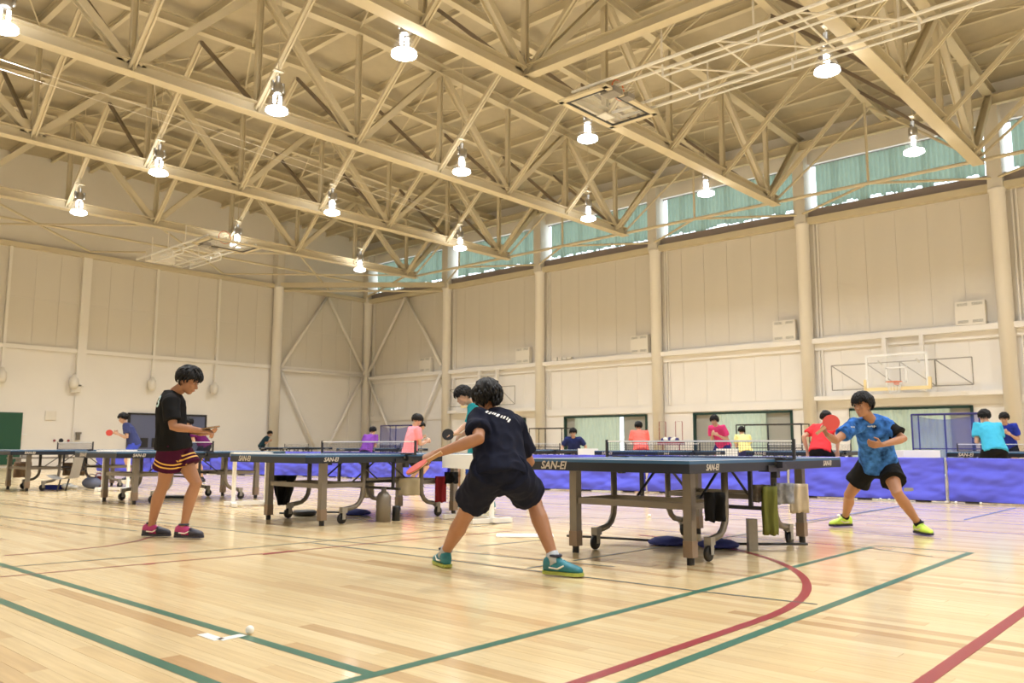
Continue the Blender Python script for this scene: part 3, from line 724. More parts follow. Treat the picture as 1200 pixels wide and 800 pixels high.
# ================================================================== PEOPLE
def solve(a, b, l1, l2, pole):
    d = b-a; D = min(d.length, (l1+l2)*.999); n = d.normalized()
    x = (l1*l1-l2*l2+D*D)/(2*D); h_ = sqrt(max(l1*l1-x*x, 0))
    p = pole-n*pole.dot(n); p.normalize(); return a+n*x+p*h_
def remesh(mb, voxel, it, name, m, parent, wr=0, wdir=None, seed=0, fr=7, fac=.5):
    me = mb.mesh(name, m); o = bpy.data.objects.new(name, me); COL.objects.link(o)
    r = o.modifiers.new('r', 'REMESH'); r.mode = 'VOXEL'; r.voxel_size = voxel; r.use_smooth_shade = True
    s = o.modifiers.new('s', 'SMOOTH'); s.factor = fac; s.iterations = it
    dg = bpy.context.evaluated_depsgraph_get(); me2 = bpy.data.meshes.new_from_object(o.evaluated_get(dg))
    bpy.data.objects.remove(o); bpy.data.meshes.remove(me)
    if not me2.materials:
        for q in (m if isinstance(m, (list, tuple)) else [m]): me2.materials.append(q)
    if wr:
        nrm = [v.normal.copy() for v in me2.vertices]; wd = wdir or V((.5, .3, 1))
        for v, nn in zip(me2.vertices, nrm):
            p = v.co; q = V((p.x*fr, p.y*fr, p.z*fr*.45))+V((seed, 0, p.z*2))
            a = noise.noise(q)+.6*noise.noise(q*2.1); a = 1-abs(a)*2.2
            v.co = p+nn*(a*wr)
    me2.polygons.foreach_set('use_smooth', [True]*len(me2.polygons)); me2.name = name; me2.update()
    return mk(name, me2, parent)
def hand(mb, w_, d, n, s, curl, k=1.0, rr=1.0):
    d = d.normalized(); n = (n-d*n.dot(d)).normalized(); s = (s-d*s.dot(d)-n*s.dot(n)).normalized()
    R = lambda c, a, b_: mb.ring(c, a, b_, 12)
    mb.loft([R(w_-d*.02*k, s*.025*k, n*.019*k), R(w_+d*.02*k, s*.032*k, n*.017*k), R(w_+d*.055*k, s*.041*k, n*.016*k), R(w_+d*.088*k, s*.040*k, n*.013*k)])
    for i, (o, L_) in enumerate(((.031, .068), (.011, .076), (-.010, .070), (-.029, .055))):
        p = w_+d*.08*k+s*o*k; a = .25*curl; pts = [p-d*.01]
        for seg in (.45, .32, .25):
            a += curl*(.55 if seg == .45 else .75); p = p+(d*cos(a)+n*sin(a))*L_*seg*k*1.1; pts.append(p.copy())
        mb.path(pts, [.0095*k*rr, .009*k*rr, .0083*k*rr, .0072*k*rr], 8, True)
    p = w_+d*.025*k+s*.03*k; td = (d*.55+s*.75+n*.35).normalized(); p1 = p+td*.038*k; td2 = (d*.9+s*.15+n*.55*curl+n*.2).normalized(); p2 = p1+td2*.034*k
    mb.path([p-td*.02*k, p, p1, p2], [.016*k, .0135*k, .011*k, .009*k], 8, True)
def build_person(label, J, shirt, shorts, skin, shoe=None, sole=None, sc_=1.0, voxel=.0095, sleeve=.62, hairv=0, socks=None, shirtname='t_shirt', wr=.008, legs=True, group=None, short_len=.62, jersey_flare=1.0, sf=1.0, hst=.05):
    k = sc_; t = thing('person', label, 'person', (J['pel'].x, J['pel'].y, 0), group=group)
    O = t.location.copy()
    g = lambda p: V(p)-O
    pel, nk, pr, sr = g(J['pel']), g(J['nk']), J['pr'].normalized(), J['sr'].normalized()
    up = (nk-pel).normalized(); L = (nk-pel).length
    def frame(q):
        r = (pr*(1-q)+sr*q) if q < 1 else sr
        r = (r-up*r.dot(up)).normalized(); return r, up.cross(r).normalized()      # right, front
    hc, hf = g(J['hc']), J['hf'].normalized(); hu = J.get('hu', Z_); hu = (hu-hf*hu.dot(hf)).normalized(); hr = hf.cross(hu)
    bow = J.get('bow', 0)
    mb = MB()
    def ringT(q, wx, wy, off=0):
        wx = wx*(.5+.5*jersey_flare)
        r, f = frame(max(0, min(1, q))); c = pel+up*(L*q)+f*(off-bow*sin(pi*max(0, min(1, q))))
        n = 20; return [c+r*(wx*k*cos(2*pi*i/n))+f*(wy*k*sin(2*pi*i/n)) for i in range(n)]
    mb.loft([ringT(-.13, .07, .06), ringT(-.06, .14, .10), ringT(.05, .158, .112), ringT(.25, .143, .10), ringT(.42, .132, .095), ringT(.62, .150, .105, .005), ringT(.8, .165, .105, .005), ringT(.92, .15, .085), ringT(1.0, .085, .065)])
    # neck + head
    nb = nk-up*.05
    mb.path([nb, nk+(hc-hu*.09*k-nk)*.4, hc-hu*.06*k-hf*.015*k], [.064*k, .055*k, .052*k], 14)
    E = lambda c, a, b_, c_: mb.ell(hc+(hr*c[0]+hf*c[1]+hu*c[2])*k, (hr*a*k, hf*b_*k, hu*c_*k), 18, 12)
    E((0, -.008, .03), .074, .094, .085); E((0, .028, -.025), .060, .062, .085); E((0, .05, -.088), .030, .034, .026); E((0, .01, -.065), .052, .055, .04)
    mb.path([hc+(hf*.086+hu*.005)*k, hc+(hf*.104-hu*.028)*k], [.009*k, .0135*k], 8, True)
    E((0, .088, -.055), .022, .010, .008); E((.0, .088, -.066), .018, .009, .007)
    for s in (-1, 1):
        E((s*.076, -.004, -.008), .010, .018, .030); E((s*.028, .076, .022), .022, .014, .008); E((s*.035, .062, -.022), .02, .02, .02)
    # legs
    kneeL = {}
    for s, nm in ((-1, 'L'), (1, 'R')):
        hip = pel+pr*(s*.088*k)-up*.03*k
        an = g(J['an'+nm]); kn = J.get('kn'+nm); kn = g(kn) if kn is not None else solve(hip, an, .43*k, .42*k, J['kp'+nm])
        kneeL[nm] = (hip, kn, an); sh_ = an-kn; back = -(J['kp'+nm]) if ('kp'+nm) in J else -up.cross(pr)
        back = (back-sh_.normalized()*back.dot(sh_.normalized())).normalized()
        mb.path([hip+(hip-kn).normalized()*.03, hip+(kn-hip)*.25, hip+(kn-hip)*.6, hip+(kn-hip)*.88, kn, kn+sh_*.12+back*.006, kn+sh_*.32+back*.014, kn+sh_*.6+back*.008, kn+sh_*.85, an],
                [r_*k for r_ in (.076, .083, .073, .058, .056, .052, .058, .046, .036, .035)], 16, True)
        fd = J['fd'+nm].normalized()
        mb.path([an-Z_*.03-fd*.03, an-Z_*.045+fd*.05, an-Z_*.06+fd*.13], [.034*k, .032*k, .025*k], 10, True)
    arms = {}
    for s, nm in ((-1, 'L'), (1, 'R')):
        sh0 = g(J['sh'+nm]) if ('sh'+nm) in J else nk+sr*(s*.185*k)-up*.055*k
        wrp = g(J['wr'+nm]); el = J.get('el'+nm); el = g(el) if el is not None else solve(sh0, wrp, .29*k, .25*k, J['ep'+nm])
        arms[nm] = (sh0, el, wrp); ua, fa = el-sh0, wrp-el
        mb.path([nk-up*.075+sr*(s*.07), sh0, sh0+ua*.3, sh0+ua*.65, el, el+fa*.2, el+fa*.5, wrp-fa*.12, wrp], [r_*k for r_ in (.055, .052, .047, .042, .039, .041, .036, .027, .025)], 14, True)
        hd = J.get('hd'+nm, fa).normalized(); hn = J.get('hn'+nm, -up.cross(pr)); hs = J.get('hs'+nm, Z_)
        hand(mb, wrp+hd*.012, hd, hn, hs, J.get('cu'+nm, .55), k, 1.0 if voxel < .008 else 1.15)
    remesh(mb, voxel, 3 if voxel > .008 else 4, 'body', skin, t)
    # eyes, brows, mouth
    for s in (-1, 1):
        b = MB(); b.ell(hc+(hr*(s*.029)+hf*.0775+hu*.006)*k, (hr*.0125*k, hf*.009*k, hu*.0042*k), 10, 6); b.obj('eye', M_eye, t, True)
        b = MB(); b.ell(hc+(hr*(s*.029)+hf*.0825+hu*.006)*k, (hr*.0062*k, hf*.006*k, hu*.0046*k), 8, 6); b.obj('pupil', M_black, t, True)
        b = MB(); b.path([hc+(hr*(s*.014)+hf*.088+hu*.024)*k, hc+(hr*(s*.03)+hf*.086+hu*.029)*k, hc+(hr*(s*.047)+hf*.074+hu*.024)*k], .0035*k, 6); b.obj('eyebrow', M_hair, t)
    b = MB(); b.ell(hc+(hf*.0945-hu*.060)*k, (hr*.021*k, hf*.005*k, hu*.005*k), 10, 6); b.obj('mouth', M_lip, t, True)
    # hair
    b = MB(); nA, nE = 72, 34; rnd = hairv*5.3+3
    rows = []
    for e in range(nE+1):
        el_ = radians(-62+152*e/nE); row = []
        for a in range(nA):
            az = 2*pi*a/nA; ca, sa = cos(az), sin(az)     # ca = forward
            jag = noise.noise(V((az*3.5+rnd, rnd, 0)))*.12+noise.noise(V((az*11, rnd, 2)))*.10
            front = max(0, ca)
            lim = -.80+.2*jag if ca < -.35 else (-.25 if ca < .15 else None)
            if lim is None: lim = -.42+.50*min(1, (ca-.15)/.45)+jag*1.3
            elif ca >= -.35: lim = -.62+jag*.5+.20*(ca+.35)/.5
            d_ = el_-lim; q_ = max(0, min(1, .5+d_/.16))
            R = 1.24+.08*noise.noise(V((ca*3, sa*3, el_*2+rnd)))+.10*noise.noise(V((ca*9, sa*9, el_*2.2+rnd)))-.34*max(0, -sin(el_))*(1 if ca < .2 else .3)
            R = R*q_+.55*(1-q_)
            row.append(hc+(hr*(sa*cos(el_)*.080*R)+hf*(ca*cos(el_)*.1*R-.010)+hu*(sin(el_)*.092*R+.033))*k)
        rows.append(row)
    b.loft(rows); hr_ = random.Random(int(hairv*17))
    def hp(az, el_, R): return hc+(hr*(sin(az)*cos(el_)*.080*R)+hf*(cos(az)*cos(el_)*.1*R-.010)+hu*(sin(el_)*.092*R+.033))*k
    for q in range(190):
        az = hr_.uniform(0, 2*pi); ca = cos(az); low = .10 if ca > .45 else (-.30 if ca > -.35 else -.70)
        e0 = low+hr_.uniform(.12, 1.25)*(.6 if q % 2 else 1.0); dl = hr_.uniform(.26, .42); tw = hr_.uniform(-.22, .22)
        b.path([hp(az, e0+.1, 1.16), hp(az+tw*.3, e0-dl*.4, 1.27), hp(az+tw, e0-dl, hr_.uniform(1.14, 1.28))], [.011*k, .009*k, .0015*k], 5)
    b.obj('hair', M_hair, t, True)
    # shirt
    F = jersey_flare; b = MB(); r8 = lambda q, x_, y_, o=0: ringT(q, x_*(.98 if F < 1 else 1), y_, o)
    b.loft([r8(-.16+J.get('hem', 0), .202, .166), r8(-.05, .198, .160), r8(.12, .186, .144), r8(.35, .174, .130), r8(.6, .176, .132, .004), r8(.8, .186, .124, .004), r8(.92, .168, .10), ringT(1.0, .098, .075), ringT(1.04, .074, .064)])
    for nm in 'LR':
        sh0, el, _w = arms[nm]; ua = el-sh0; s = 1 if nm == 'R' else -1
        b.path([nk-up*.055+sr*(s*.05), sh0-(ua*.04)+up*.006, sh0+ua*.25, sh0+ua*(sleeve*.8), sh0+ua*sleeve], [r_*k for r_ in (.078, .081, .073, .075, .078)], 16)
    shirt_o = remesh(b, max(voxel*1.2, .009), 3, shirtname, shirt, t, wr, seed=hairv*3.1)
    b = MB(); b.path([nk+up*(.018*k)+(frame(1)[0]*cos(a*.4488)*.066+frame(1)[1]*sin(a*.4488)*.060)*k for a in range(15)], .010*k, 6); b.obj('collar', shirt if not isinstance(shirt, list) else shirt[0], t, True)
    # shorts
    b = MB(); b.loft([ringT(-.27, .11, .10), ringT(-.15, .185, .145), ringT(-.05, .182, .140), ringT(.08, .172, .128), ringT(.16, .162, .120)])
    for nm, s in (('L', -1), ('R', 1)):
        hip, kn, an = kneeL[nm]; th = kn-hip; q = short_len
        b.path([hip-th*hst, hip+th*.15, hip+th*(q*.7), hip+th*q], [r_*k for r_ in (.106+hst*.08, .115, .118*sf, .130*sf)], 18)
    so = remesh(b, max(voxel*1.2, .009), 3, 'shorts', shorts, t, wr*.8, seed=hairv+9)
    # shoes
    if shoe is not None:
        for nm in 'LR':
            hip, kn, an = kneeL[nm]; fd = J['fd'+nm]; fd = V((fd.x, fd.y, 0)).normalized(); fs = V((-fd.y, fd.x, 0)); lift = max(0, (an+O).z-.092)
            pt = J.get('pitch'+nm, 0); fdu = (fd*cos(pt)-Z_*sin(pt)); fu = fs.cross(fdu); fu = fu if fu.z > 0 else -fu
            base = an-fu*.088*k-fdu*.0
            def rg(x_, w_, h_, z0=0, n=16):
                o_ = []
                for i in range(n):
                    a = 2*pi*i/n; zz = sin(a); o_.append(base+fdu*x_*k+fs*(cos(a)*w_*k*(1 if zz > -.2 else .95))+fu*((z0+h_*(zz*.5+.5) if zz > 0 else z0+h_*.5*(1+zz*abs(zz)**-.5*1.0 if abs(zz) > .001 else 1))*k))
                return o_
            b = MB(); b.loft([rg(-.075, .018, .05, .02), rg(-.068, .03, .085, .016), rg(-.03, .037, .115, .014), rg(.01, .039, .115, .013), rg(.05, .042, .088, .013), rg(.10, .047, .066, .013), rg(.15, .045, .052, .013), rg(.18, .034, .040, .014), rg(.195, .014, .024, .018)])
            so_ = b.obj('shoe', shoe, t, True)
            if shoe is M_shoe_b:
                b = MB(); b.loft([rg(.075, .0475, .079, .013), rg(.10, .049, .068, .013), rg(.15, .047, .055, .013), rg(.18, .036, .043, .013), rg(.197, .015, .026, .016)]); b.obj('toe_cap', M_sole_k, so_, True)
                b = MB(); b.loft([rg(-.077, .019, .042, .018), rg(-.068, .032, .060, .014), rg(-.03, .039, .055, .013), rg(.0, .039, .03, .013)]); b.obj('heel_counter', M_sole_k, so_, True)
            b = MB(); b.loft([[base+fdu*x_*k+fs*(c_*w_*k)+fu*(zz*k) for c_, zz in ((-1, 0), (1, 0), (1.05, .022), (-1.05, .022))] for x_, w_ in ((-.08, .018), (-.07, .032), (-.02, .037), (.04, .040), (.10, .048), (.155, .045), (.185, .034), (.202, .012))])
            b.obj('sole', sole or M_white, so_)
            b = MB()
            for q in range(4): b.path([base+fdu*(.035+q*.022)*k-fs*.02*k+fu*(.098-q*.0105)*k, base+fdu*(.04+q*.022)*k+fu*(.106-q*.011)*k, base+fdu*(.035+q*.022)*k+fs*.02*k+fu*(.098-q*.0105)*k], .0035, 5)
            b.obj('laces',  M_white if shoe is not M_shoe_g else M_black, so_)
            b = MB(); b.path([base+fdu*(.005+cos(a*.6283)*.040)*k+fs*(sin(a*.6283)*.033*k)+fu*(.118*k) for a in range(11)], .010*k, 6); b.obj('shoe_collar', M_sole_k, so_)
            for q in (-1, 1):
                b = MB(); b.path([base+fdu*(-.02)*k+fs*(q*.0415)*k+fu*.045*k, base+fdu*.04*k+fs*(q*.0445)*k+fu*.040*k, base+fdu*.085*k+fs*(q*.040)*k+fu*.062*k], .006*k, 6); b.obj('side_stripe', M_offw, so_)
            if socks is not None:
                b = MB(); sd = (kn-an).normalized(); b.tube(an-sd*.03, an+sd*.05*k, .042*k, 14, .041*k); b.obj('sock', socks, t, True)
    return t, shirt_o, so, arms

def decal(o, txt, size, c, n, up, m, name='lettering', shear=0):
    me = text_mesh(txt, size, name, m, 0, shear)
    bv = BVHTree.FromPolygons([v.co[:] for v in o.data.vertices], [p.vertices[:] for p in o.data.polygons])
    n = n.normalized(); up = (up-n*up.dot(n)).normalized(); r = up.cross(n)
    for v in me.vertices:
        p = c+r*v.co.x+up*v.co.y; h_ = bv.ray_cast(p+n*.6, -n)
        v.co = (h_[0]+n*.004) if h_[0] is not None else p
    return mk(name, me, o)
def make_bat(label, c, d, n, red=True, group=None):
    d = d.normalized(); n = (n-d*n.dot(d)).normalized(); s = d.cross(n)
    t = thing('table_tennis_bat', label, 'bat', c)
    def disc(mb, o, th, rx=.076, ry=.08): mb.loft([mb.ring(d*.0+n*(o-th/2), s*rx, d*ry, 24), mb.ring(n*(o+th/2), s*rx, d*ry, 24)])
    b = MB(); disc(b, 0, .006); b.obj('blade', M_wood, t, True)
    b = MB(); disc(b, .005, .004, .075, .079); b.obj('rubber', M_red_r if red else M_black, t)
    b = MB(); disc(b, -.005, .004, .075, .079); b.obj('rubber', M_black, t)
    b = MB(); b.box(-d*.125, (.027, .11, .021), (s, d, n)); b.obj('handle', M_wood, t)
    return t
M_wood = mat('bat_wood', (.45, .26, .12), .5); M_red_r = mat('red_rubber', (.55, .05, .03), .5); M_pink_r = mat('red_pink_rubber', (.62, .16, .14), .5)
M_shoe_t = mat('teal_shoe', (.02, .19, .25), .5, var=.5, vscale=25); M_shoe_b = mat('black_magenta_shoe', (.40, .03, .16), .5, var=.3, vscale=14)
M_shoe_g = mat('lime_shoe', (.55, .80, .10), .5, var=.2, vscale=20); M_sole_y = mat('yellow_green_sole', (.35, .42, .08), .5); M_sole_k = mat('black_sole', (.02, .02, .04), .5)
M_navy = cloth('navy_black_cloth', (.012, .014, .028)); M_blk = cloth('black_cloth', (.012, .012, .013)); M_maroon = cloth('maroon_cloth', (.055, .008, .03))
M_bluecam = cloth('mottled_blue_jersey', (.035, .125, .40), vscale=14); M_bluecam.node_tree.nodes['Map Range'].inputs[3].default_value = -.9; M_bluecam.node_tree.nodes['Map Range'].inputs[4].default_value = 3.2
def C(n, c): return cloth(n, c)
CT = -cam_f; CT = V((CT.x, CT.y, 0)).normalized()     # horizontal, towards the camera
CR = V((cam_r.x, cam_r.y, 0)).normalized()
AW = -CT

def marks(o, c, n, up, w_, h_, m, seed):
    # a printed row of marks too small to read
    rnd = random.Random(seed); bv = BVHTree.FromPolygons([v.co[:] for v in o.data.vertices], [p.vertices[:] for p in o.data.polygons])
    n = n.normalized(); up = (up-n*up.dot(n)).normalized(); r = up.cross(n); b = MB(); x = -w_/2
    def P_(x, y):
        p = c+r*x+up*y; q = bv.ray_cast(p+n*.6, -n); return (q[0]+n*.004) if q[0] is not None else p
    while x < w_/2:
        d = h_*rnd.uniform(.25, .7); y0, y1 = -h_/2+rnd.uniform(0, .3)*h_, h_/2-rnd.uniform(0, .3)*h_
        b.add([P_(x, y0), P_(x+d*.7, y0), P_(x+d*.8, y1), P_(x+d*.1, y1)], [(0, 1, 2, 3)]); x += d*1.25
    return b.obj('printed_mark', m, o)
# --- foreground player, seen from behind
fl, fr = gnd(521, 664), gnd(655, 674)
pel = at(586, 553, 5.42)
Jp = dict(pel=pel, nk=at(581, 487, 5.70), pr=(CR+AW*.05), sr=(CR*.92-AW*.25), hc=at(571, 468, 5.76), hf=(AW*.95-CR*.10-Z_*.12), bow=.02,
          anL=fl+Z_*.095-AW*.0, anR=fr+Z_*.10-CR*.03, kpL=(AW*1.0-CR*.05), kpR=(AW+CR*.15), fdL=(AW*.9-CR*.35), fdR=(CR*.85-AW*.45),
          shL=at(560, 494, 5.58), shR=at(603, 503, 5.86), elL=at(556, 530, 5.36), wrL=at(513, 531, 5.30), elR=at(617, 541, 6.0), wrR=at(598, 560, 6.15),
          hdL=(-CR*.9-Z_*.3+AW*.1), hnL=(AW*.4-Z_*.8), hsL=(AW), cuL=1.5, hdR=-CR-Z_*.2, hnR=-Z_, hsR=Z_, cuR=.8)
Jp['elL'] = at(561, 514, 5.31)
Jp['elR'] = None; Jp['epR'] = (CR*.8-Z_*.5)
p1, s1, so1, _ = build_person('foreground player seen from behind in dark navy shirt and shorts, lunging with arm out left', Jp, M_navy, M_navy, M_skin, M_shoe_t, M_sole_y, 1.04, .0065, hairv=1, socks=C('grey_sock', (.45, .47, .5)), sleeve=.68, wr=.013, short_len=.62, jersey_flare=.82, sf=.92, hst=.16)
O = p1.location; bk = (CT*.7+Z_*.55)
marks(s1, at(583, 489, 5.55)-O, bk, Z_+AW*.4+CR*.5, .17, .042, M_white, 3)
make_bat('red bat blurred in the stretched hand of the foreground player', at(489, 547, 5.20), (-CR*.85-Z_*.5+AW*.1), (Z_*.9-CR*.5+CT*.28))
# --- standing man, side view
RT = CR
a_, b_ = gnd(176, 629), gnd(214, 631)
pel = at(203, 516, 7.7)
J2 = dict(pel=pel, nk=at(201, 460, 7.70), pr=(CT*.95+RT*.25), sr=(CT*.95+RT*.3), hc=at(221, 446, 7.69), hf=(RT*.85-Z_*.42+CT*.08), bow=.015,
          anL=b_+Z_*.10-RT*.0, anR=a_+Z_*.10, kpL=RT, kpR=RT, fdL=RT+CT*.1, fdR=RT-AW*.1,
          shR=at(200, 475, 7.52), elR=at(203, 500, 7.45), wrR=at(233, 504, 7.47), shL=at(204, 474, 7.88), elL=at(212, 500, 7.9), wrL=at(236, 508, 7.72),
          hdR=RT-Z_*.05, hnR=-Z_-CT*.3, hsR=-CT*.3+Z_, cuR=.9, hdL=RT+CT*.2, hnL=Z_, hsL=RT, cuL=.6)
p2, s2, so2, _ = build_person('man standing side on in black shirt and maroon shorts, looking down at a bat', J2, M_blk, M_maroon, M_skin, M_shoe_b, M_sole_k, 1.0, .0065, hairv=2, sleeve=.72, wr=.006, short_len=.58)
O = p2.location
decal(s2, '3', .15, at(191, 471, 7.6)-O, (-RT*.75+CT*.65), Z_, mat('pale_blue_print', (.55, .75, .85), .6), 'number')
# gold stripes on the shorts hem
def hem_stripes(so, c0, ax, heights, m, rad=.14):
    bv = BVHTree.FromPolygons([v.co[:] for v in so.data.vertices], [p.vertices[:] for p in so.data.polygons])
    ax = ax.normalized(); a = ax.orthogonal().normalized(); b_ = ax.cross(a)
    for hgt in heights:
        mb = MB(); ring0, ring1 = [], []
        for i in range(40):
            d_ = a*cos(i*pi/20)+b_*sin(i*pi/20)
            for hh, rr in ((hgt, ring0), (hgt+.014, ring1)):
                c = c0+ax*hh; h_ = bv.ray_cast(c+d_*.19, -d_)
                rr.append(h_[0]+d_*.004 if h_[0] is not None else c+d_*rad)
        mb.loft([ring0, ring1], False); mb.obj('hem_stripe', m, so)
M_gold = mat('gold_stripe', (.75, .42, .08), .6)
hipR = pel-O+(J2['pr'].normalized())*.088
knR = solve(pel+J2['pr'].normalized()*.088, J2['anR'], .43, .42, RT)-O
hem_stripes(so2, hipR+(knR-hipR)*.42, (knR-hipR), (.0, .035), M_gold)
hipL = pel-O-(J2['pr'].normalized())*.088; knL = solve(pel-J2['pr'].normalized()*.088, J2['anL'], .43, .42, RT)-O
hem_stripes(so2, hipL+(knL-hipL)*.42, (knL-hipL), (.0, .035), M_gold)
make_bat('black bat held flat in the hands of the standing man in black', at(247, 501, 7.5), RT+Z_*.16, Z_+CT*.05, False)
# --- player on the right, blue jersey
a_, b_ = gnd(991, 617), gnd(1078, 626)
pel = at(1029, 541, 8.45)
J3 = dict(pel=pel, hem=.07, nk=at(1022, 491, 8.22), pr=(-CR*.95-CT*.15), sr=(-CR*.93-CT*.1), hc=at(1011, 475, 8.12), hf=(CT*.55-CR*.8-Z_*.12), bow=-.01,
          anR=a_+Z_*.095, anL=b_+Z_*.095, kpR=(CT*.6-CR*.8), kpL=(CT-CR*.7), fdR=(-CR*.95+CT*.2), fdL=(CT*.95+CR*.1),
          shR=at(1000, 500, 8.18), elR=at(979, 516, 8.0), wrR=at(969, 509, 7.84), shL=at(1042, 502, 8.22), elL=at(1059, 514, 8.1), wrL=at(1034, 521, 7.95),
          hdR=(-CR*.5+Z_*.75+CT*.1), hnR=(CR*.6+CT*.5), hsR=Z_, cuR=1.5, hdL=(-CR*.95+CT*.2), hnL=(Z_*.3-CT*.6), hsL=Z_, cuL=.8)
p3, s3, so3, _ = build_person('player at right in mottled blue jersey and black shorts, wide stance, bat raised', J3, M_bluecam, M_blk, M_skin, M_shoe_g, M_sole_k, .97, .0065, hairv=3, sleeve=.62, socks=C('black_sock', (.02, .02, .02)), wr=.008, short_len=.60)
# black left sleeve and shoulder
sh0, el0, _w = _['L']; b = MB(); b.path([sh0-(el0-sh0)*.25+J3['sr'].normalized()*.03, sh0, sh0+(el0-sh0)*.3, sh0+(el0-sh0)*.66], [.07, .083, .082, .088], 18)
remesh(b, .01, 2, 'black_sleeve', M_blk, p3, .006)
O = p3.location
M_pp = mat('pale_print', (.6, .65, .6), .6); marks(s3, at(1029, 499, 8.0)-O, CT, Z_, .085, .022, M_pp, 5); marks(s3, at(1003, 500, 8.0)-O, CT, Z_, .05, .02, M_pp, 6)
marks(so3, at(1044, 555, 8.0)-O, CT, Z_, .04, .04, M_white, 8)
make_bat('red bat raised by the blue-jersey player', at(974, 495, 7.80), (Z_*.55+CR*.75), (CT*.85-CR*.35+Z_*.1))
# --- the teal player behind the foreground one
a_, b_ = at(560, 600, 11.2), at(577, 600, 11.4); a_.z = b_.z = 0
pel = at(561, 532, 11.25)
J4 = dict(pel=pel, nk=at(559, 476, 11.15), pr=(-CR*.6-AW*.8), sr=(-CR*.6-AW*.8), hc=at(543, 464, 11.05), hf=(-CR*.8-Z_*.5+CT*.35), bow=.02,
          anR=at(552, 596, 11.3), anL=at(574, 596, 11.2), kpR=-CR, kpL=-CR, fdR=-CR+CT*.3, fdL=-CR+CT*.3,
          wrR=at(532, 509, 10.85), epR=(CT*.3-Z_), wrL=at(539, 511, 11.2), epL=-Z_, hdR=-CR, hnR=-Z_, hsR=CT, cuR=.9)
J4['pr'] = J4['sr'] = (-AW*.9-CR*.25)*-1
J4['anR'].z = J4['anL'].z = .095
M_teal = C('teal_cloth', (.03, .33, .38)); M_bl = C('blue_cloth', (.03, .08, .35))
build_person('teal-shirted player behind the foreground player, looking down at his black bat', J4, M_teal, M_bl, M_skin2, M_shoe_t, None, 1.0, .008, hairv=4, sleeve=.6)
make_bat('round black bat of the teal-shirted player', at(525, 509, 10.8), -CR, CT+Z_*.2, False)

# --- people farther off
def far(label, px, top, d, face, shirt, shorts, skin=M_skin2, lean=None, H=1.68, hv=5, bat=None, arms='work', shoe=M_sole_k, look=-.3, hands=None, bent=0):
    f = (AW*cos(radians(face))+CR*sin(radians(face))).normalized(); r = f.cross(Z_).normalized(); k = H/1.72
    ztp = at(px, top, d).z; full = 1.72*k; hip = .93*k*(1-bent)
    # choose lean so the head top lands at ztp
    if lean is None:
        best = None
        for i in range(0, 33):
            th = radians(i); hz = hip+.52*k*cos(th)+.27*k*cos(th*.8); e = abs(hz-ztp)
            if best is None or e < best[0]: best = (e, th, hz)
        th = best[1]; hip += (ztp-best[2])
    else:
        th = radians(lean); hip += ztp-(hip+.52*k*cos(th)+.27*k*cos(th*.8))
    hip = min(hip, .95*k)
    head_xy = at(px, 500, d); base = V((head_xy.x, head_xy.y, 0))-f*(.52*k*sin(th)+.14*k*sin(th*.8))*.75
    pel = base+Z_*hip; up = (Z_*cos(th)+f*sin(th)); nk = pel+up*.50*k; hd_ = Z_*cos(th*.8)+f*sin(th*.8)
    hc = nk+hd_*.155*k+f*.02
    J = dict(pel=pel, nk=nk, pr=r, sr=r, hc=hc, hf=(f+Z_*look), hu=hd_, bow=.02,
             anL=base-r*.13+f*.03+Z_*.095, anR=base+r*.14+f*.05+Z_*.095, kpL=f-r*.2, kpR=f+r*.2, fdL=f-r*.25, fdR=f+r*.25)
    if arms == 'work':
        J.update(wrL=pel+f*.34+r*-.10+Z_*.20, wrR=pel+f*.36+r*.06+Z_*.22, epL=(-f-Z_-r*.6), epR=(-f-Z_+r*.6))
    elif arms == 'down':
        J.update(wrL=pel-r*.27+f*.08-Z_*.02, wrR=pel+r*.27+f*.08-Z_*.02, epL=-f-r*.6, epR=-f+r*.6)
    else:
        J.update(wrL=pel+f*.28-r*.28+Z_*.05, wrR=pel+f*.34+r*.30+Z_*.12, epL=(-f-Z_-r*.8), epR=(-f-Z_+r*.8))
    J['hnL'] = J['hnR'] = -f-Z_*.4
    t, s_, q_, _ = build_person(label, J, shirt, shorts, skin, shoe, M_white, k, .0125, hairv=hv, wr=.008)
    if bat:
        make_bat(bat[0], J['wrR']+f*.20+r*.02+Z_*.02, f+Z_*.1, (CT+Z_*.2), bat[1])
    return t
far('player in navy shirt and blue shorts holding a red bat, at the far left', 148, 484, 20, 250, C('navy2', (.05, .06, .16)), C('royal', (.06, .09, .55)), hv=5, bat=('red bat of the far left player in navy', True))
far('player in maroon shirt leaning over, half hidden by the standing man', 226, 490, 18.5, 265, C('wine', (.10, .01, .08)), M_blk, hv=6, H=1.6, lean=38)
far('small distant figure in dark shirt before the end wall column', 314, 505, 38, 80, C('darkteal', (.02, .05, .07)), M_blk, hv=7)
far('distant player in purple and white shirt before the corner', 435, 500, 24, 20, C('purple', (.20, .06, .36)), M_blk, hv=8)
far('player in pink shirt looking down behind the second table', 486, 485, 17, 60, C('pink', (.85, .28, .33)), M_blk, hv=9, H=1.72, lean=12, look=-.6)
far('dark-shirted player partly hidden behind the pink-shirted one', 491, 495, 27, 80, C('navy3', (.03, .02, .07)), M_blk, hv=10)
far('player in navy polo leaning at a table before the green curtain', 672, 502, 22, 190, C('navy4', (.025, .035, .13)), M_blk, hv=11, arms='open')
far('player in salmon-red shirt seen from behind', 749, 494, 21, 0, C('salmon', (.85, .16, .13)), C('salmonshort', (.5, .08, .1)), hv=12, H=1.7)
far('player in pink and navy shirt before the green curtain', 840, 487, 19.5, 225, [C('pinknavy', (.70, .06, .20))], C('navy5', (.03, .03, .16)), hv=13)
